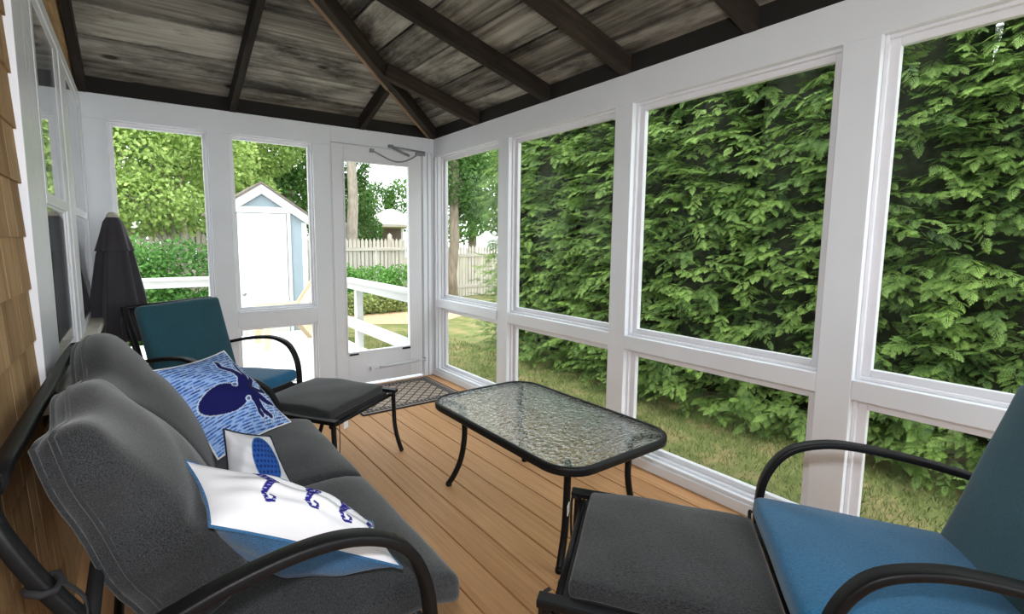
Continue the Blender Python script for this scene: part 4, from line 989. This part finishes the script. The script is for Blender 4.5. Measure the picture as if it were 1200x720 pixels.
words = ['farthest arborvitae of the hedge, beyond the corner window pane', 'second arborvitae from the far end of the hedge', 'third arborvitae from the far end of the hedge, filling the first wide pane',
         'fourth arborvitae from the far end of the hedge, left in the second wide pane', 'fifth arborvitae from the far end of the hedge, middle of the second wide pane', 'sixth arborvitae from the far end of the hedge, right in the second wide pane', 'seventh arborvitae from the far end of the hedge, behind the widest post',
         'arborvitae of the hedge in the rightmost pane', 'arborvitae of the hedge at the right edge of the picture', 'nearest arborvitae of the hedge, beyond the right edge']
for i, y in enumerate(hy):
    o = hedge_meshes[i] if i < 3 else copy_tree(hedge_meshes[i % 3])
    o.location = (2.95+RND.uniform(-.07, .07), y, GZ); o.rotation_euler = (0, 0, RND.uniform(0, 6.28)); s = RND.uniform(.95, 1.06); o.scale = (s, s, RND.uniform(.94, 1.06))
    tag(o, words[i], 'tree', 'arborvitae hedge along the lawn')

# grass blades on the strip beside the porch
n = 60000; P = np.stack([NR.uniform(.12, 2.35, n), NR.uniform(-5.5, 4.5, n), np.full(n, GZ)], -1)
dn = .5+.5*np.sin(P[:, 0]*3.1+np.sin(P[:, 1]*2.3)*1.5)*np.sin(P[:, 1]*2.9+1); keep = NR.random(n) < .35+.65*dn; P = P[keep]; n = len(P)
D = unit(n)*.7+np.array([0, 0, 1.0]); D[:, 2] = np.abs(D[:, 2])
Vx, F = leaf_quads(P, D, unit(n), NR.uniform(.03, .075, n), NR.uniform(.004, .009, n)); o = npmesh('grass_blades', Vx, F, M['grassblade'], tint=np.repeat(NR.beta(2, 2, n), 4))
tag(o, 'short lawn grass between the porch and the hedge', 'grass', kind='stuff')
m_ = MB(); pts = [(.9+4.4*math.cos(a)*.42+2.0, 6.6+1.3*math.sin(a)+.12*math.sin(5*a), GZ+.006) for a in [2*PI*k/40 for k in range(40)]]
m_.add([V(*p) for p in pts], [tuple(range(40))]); struct(m_.build('mulch_bed', M['mulch']), 'tan mulch bed at the end of the lawn')

# shrubs in front of the fence
shrub('leafy_shrub', (-2.3, 5.4, GZ), [(-3.4, 5.5, .45, .9, .7, .85), (-2.5, 5.3, .5, .8, .6, .85), (-1.7, 5.5, .45, .75, .6, .85), (-2.9, 5.0, -.05, .9, .5, .5), (-1.8, 5.0, -.05, .8, .5, .5)], 17000, .075, .05, M['ivy'], 'dense green shrub behind the deck railing left of the shed')
shrub('leafy_shrub', (-5.4, 5.6, GZ), [(-5.2, 5.7, .4, .75, .7, .9), (-5.9, 5.8, .5, .8, .7, 1.0)], 5000, .075, .05, M['ivy'], 'green shrub at the far left edge of the left end window')
shrub('leafy_shrub', (2.6, 8.2, GZ), [(1.9, 8.2, .1, .7, .5, .62), (2.8, 8.2, .05, .8, .5, .58), (3.7, 8.2, .05, .7, .5, .58)], 6000, .09, .06, M['ivy'], 'bright green shrub in front of the pale picket fence', light=1.4)
shrub('border_plant', (2.6, 7.2, GZ), [(1.9, 7.2, -.25, .5, .35, .28), (2.6, 7.2, -.22, .5, .35, .30), (3.2, 7.2, -.25, .45, .35, .28)], 3500, .08, .05, M['redleaf'], 'low yellow green border plants at the edge of the lawn', light=1.0)
# trees
tree('maple_tree', (-1.35, 6.6, GZ), 3.6, .12, [(-2.6, 6.8, 2.9, 1.3, 1.0, .9), (-1.6, 7.0, 3.4, 1.2, 1.0, .9), (-3.4, 7.0, 3.5, 1.2, 1.0, 1.0), (-2.4, 6.5, 2.0, 1.2, .7, .5), (-3.6, 6.7, 2.2, 1.0, .8, .6), (-1.0, 7.2, 2.9, .9, .8, .8), (-2.5, 7.2, 4.5, 1.6, 1.0, 1.0), (-2.2, 6.9, 1.75, 1.5, .6, .45)], 30000, .085, .065, M['maple'], M['bark_light'], 'bright yellow green maple behind the shrubs in the left end window', lean=(-.5, .3), light=1.2, branches=9)
tree('maple_tree', (.15, 8.4, GZ), 4.2, .13, [(-.5, 8.4, 3.0, 1.0, .9, .8), (.1, 8.5, 3.6, 1.1, .9, .9), (-.4, 8.0, 2.3, .9, .7, .5), (.2, 8.4, 4.6, 1.3, 1, .9)], 18000, .085, .065, M['maple'], M['bark_light'], 'light green tree rising behind the shed roof', light=.6, branches=6)
tree('oak_tree', (1.35, 10.5, GZ), 6.0, .2, [(1.0, 10.5, 2.4, 1.0, .8, 1.0), (1.1, 10.6, 3.8, 1.1, .9, 1.1), (.6, 10.2, 5.0, 1.2, 1.0, 1.2)], 8000, .13, .10, M['darkleaf'], M['bark'], 'dark green tree right of the shed', light=.2)
tree('oak_tree', (2.86, 9.8, GZ), 7.0, .20, [(3.45, 11.4, 2.5, .8, .6, .9), (3.35, 11.4, 3.6, .75, .6, .9), (2.6, 11.6, 4.6, 1.1, .6, 1.1), (3.6, 11.4, 1.6, .9, .6, .7), (2.5, 11.8, 2.6, .7, .6, 1.3), (4.9, 11.6, 4.3, .8, .5, .30)], 16000, .10, .075, M['darkleaf'], M['bark_light'], 'tall tree with a pale trunk behind the fence, left in the door glass', light=.5)
tree('oak_tree', (6.4, 18.4, GZ), 3.0, .14, [(5.7, 18.4, 2.2, .9, .6, .9), (8.6, 18.3, 3.0, .9, .6, 1.3), (7.4, 18.4, 2.8, 1.0, .6, 1.3), (6.3, 18.4, 2.6, .9, .6, .8)], 8000, .13, .10, M['darkleaf'], M['bark'], 'low leafy tree behind the pale roofed shelter behind the fence', light=.5)
tree('oak_tree', (4.75, 7.3, GZ), 6.0, .17, [(4.9, 7.5, 3.0, .9, .8, .9), (5.4, 7.8, 3.8, 1.0, .9, 1.0), (5.5, 7.6, 2.3, .5, .5, .5), (4.4, 7.6, 4.4, .9, .8, .9)], 8000, .11, .085, M['darkleaf'], M['bark'], 'tree with a dark trunk in the corner window pane', light=.5)
tree('oak_tree', (8.2, 11.5, GZ), 6.0, .2, [(7.6, 11.5, 2.2, 1.2, 1, 1.0), (8.4, 11.6, 3.4, 1.4, 1, 1.2), (8.6, 11.8, 5.0, 1.5, 1.1, 1.3), (9.6, 12, 3.0, 1.4, 1, 1.4)], 10000, .14, .11, M['darkleaf'], M['bark'], 'broad tree beyond the fence in the corner window pane', light=.6)
tree('oak_tree', (-5.0, 12.0, GZ), 6.0, .22, [(-4.6, 12, 2.4, 1.8, 1, 1.4), (-6.4, 12, 3.0, 1.8, 1, 1.6), (-4.5, 12.2, 4.8, 2.0, 1.2, 1.5), (-2.6, 12.2, 3.4, 1.6, 1, 1.6), (-1.2, 12.4, 2.6, 1.4, 1, 1.4), (-1.6, 12.4, 5.4, 1.8, 1, 1.5), (-4.5, 11.5, 1.0, 2.2, .8, 1.2), (-1.6, 11.6, 1.0, 1.9, .8, 1.2), (-7.2, 11.5, 1.0, 1.6, .8, 1.4)], 30000, .15, .12, M['darkleaf'], M['bark'], 'wide dark tree behind the maple, beyond the left fence', light=.7)

# shelter behind the fence
PV = empty('garden_shelter', (6.9, 16.0, GZ)); tag(PV, 'open shelter with a pale roof behind the picket fence', 'shelter')
m_ = MB(); zE, zA = 1.95-GZ, 2.65-GZ
m_.add([V(-1.2, -1.2, zE), V(1.2, -1.2, zE), V(1.2, 1.2, zE), V(-1.2, 1.2, zE), V(0, -.3, zA), V(0, .3, zA), V(-1.2, -1.2, zE-.1), V(1.2, -1.2, zE-.1), V(1.2, 1.2, zE-.1), V(-1.2, 1.2, zE-.1)], [(0, 1, 4), (1, 2, 5, 4), (2, 3, 5), (3, 0, 4, 5), (0, 6, 7, 1), (1, 7, 8, 2), (2, 8, 9, 3), (3, 9, 6, 0), (6, 9, 8, 7)])
m_.build('roof', M['fence'], PV)
for a in (-1, 1):
    for b in (-1, 1): m_ = MB(); m_.box((a*1.05-.07, b*1.05-.07, 0), (a*1.05+.07, b*1.05+.07, zE-.1), 2); m_.build('post', M['shed_white'], PV)
m_ = MB(); m_.box((-1.0, .95, 0), (1.0, 1.0, zE-.1), 2); m_.build('back_wall', M['shed_roof'], PV)
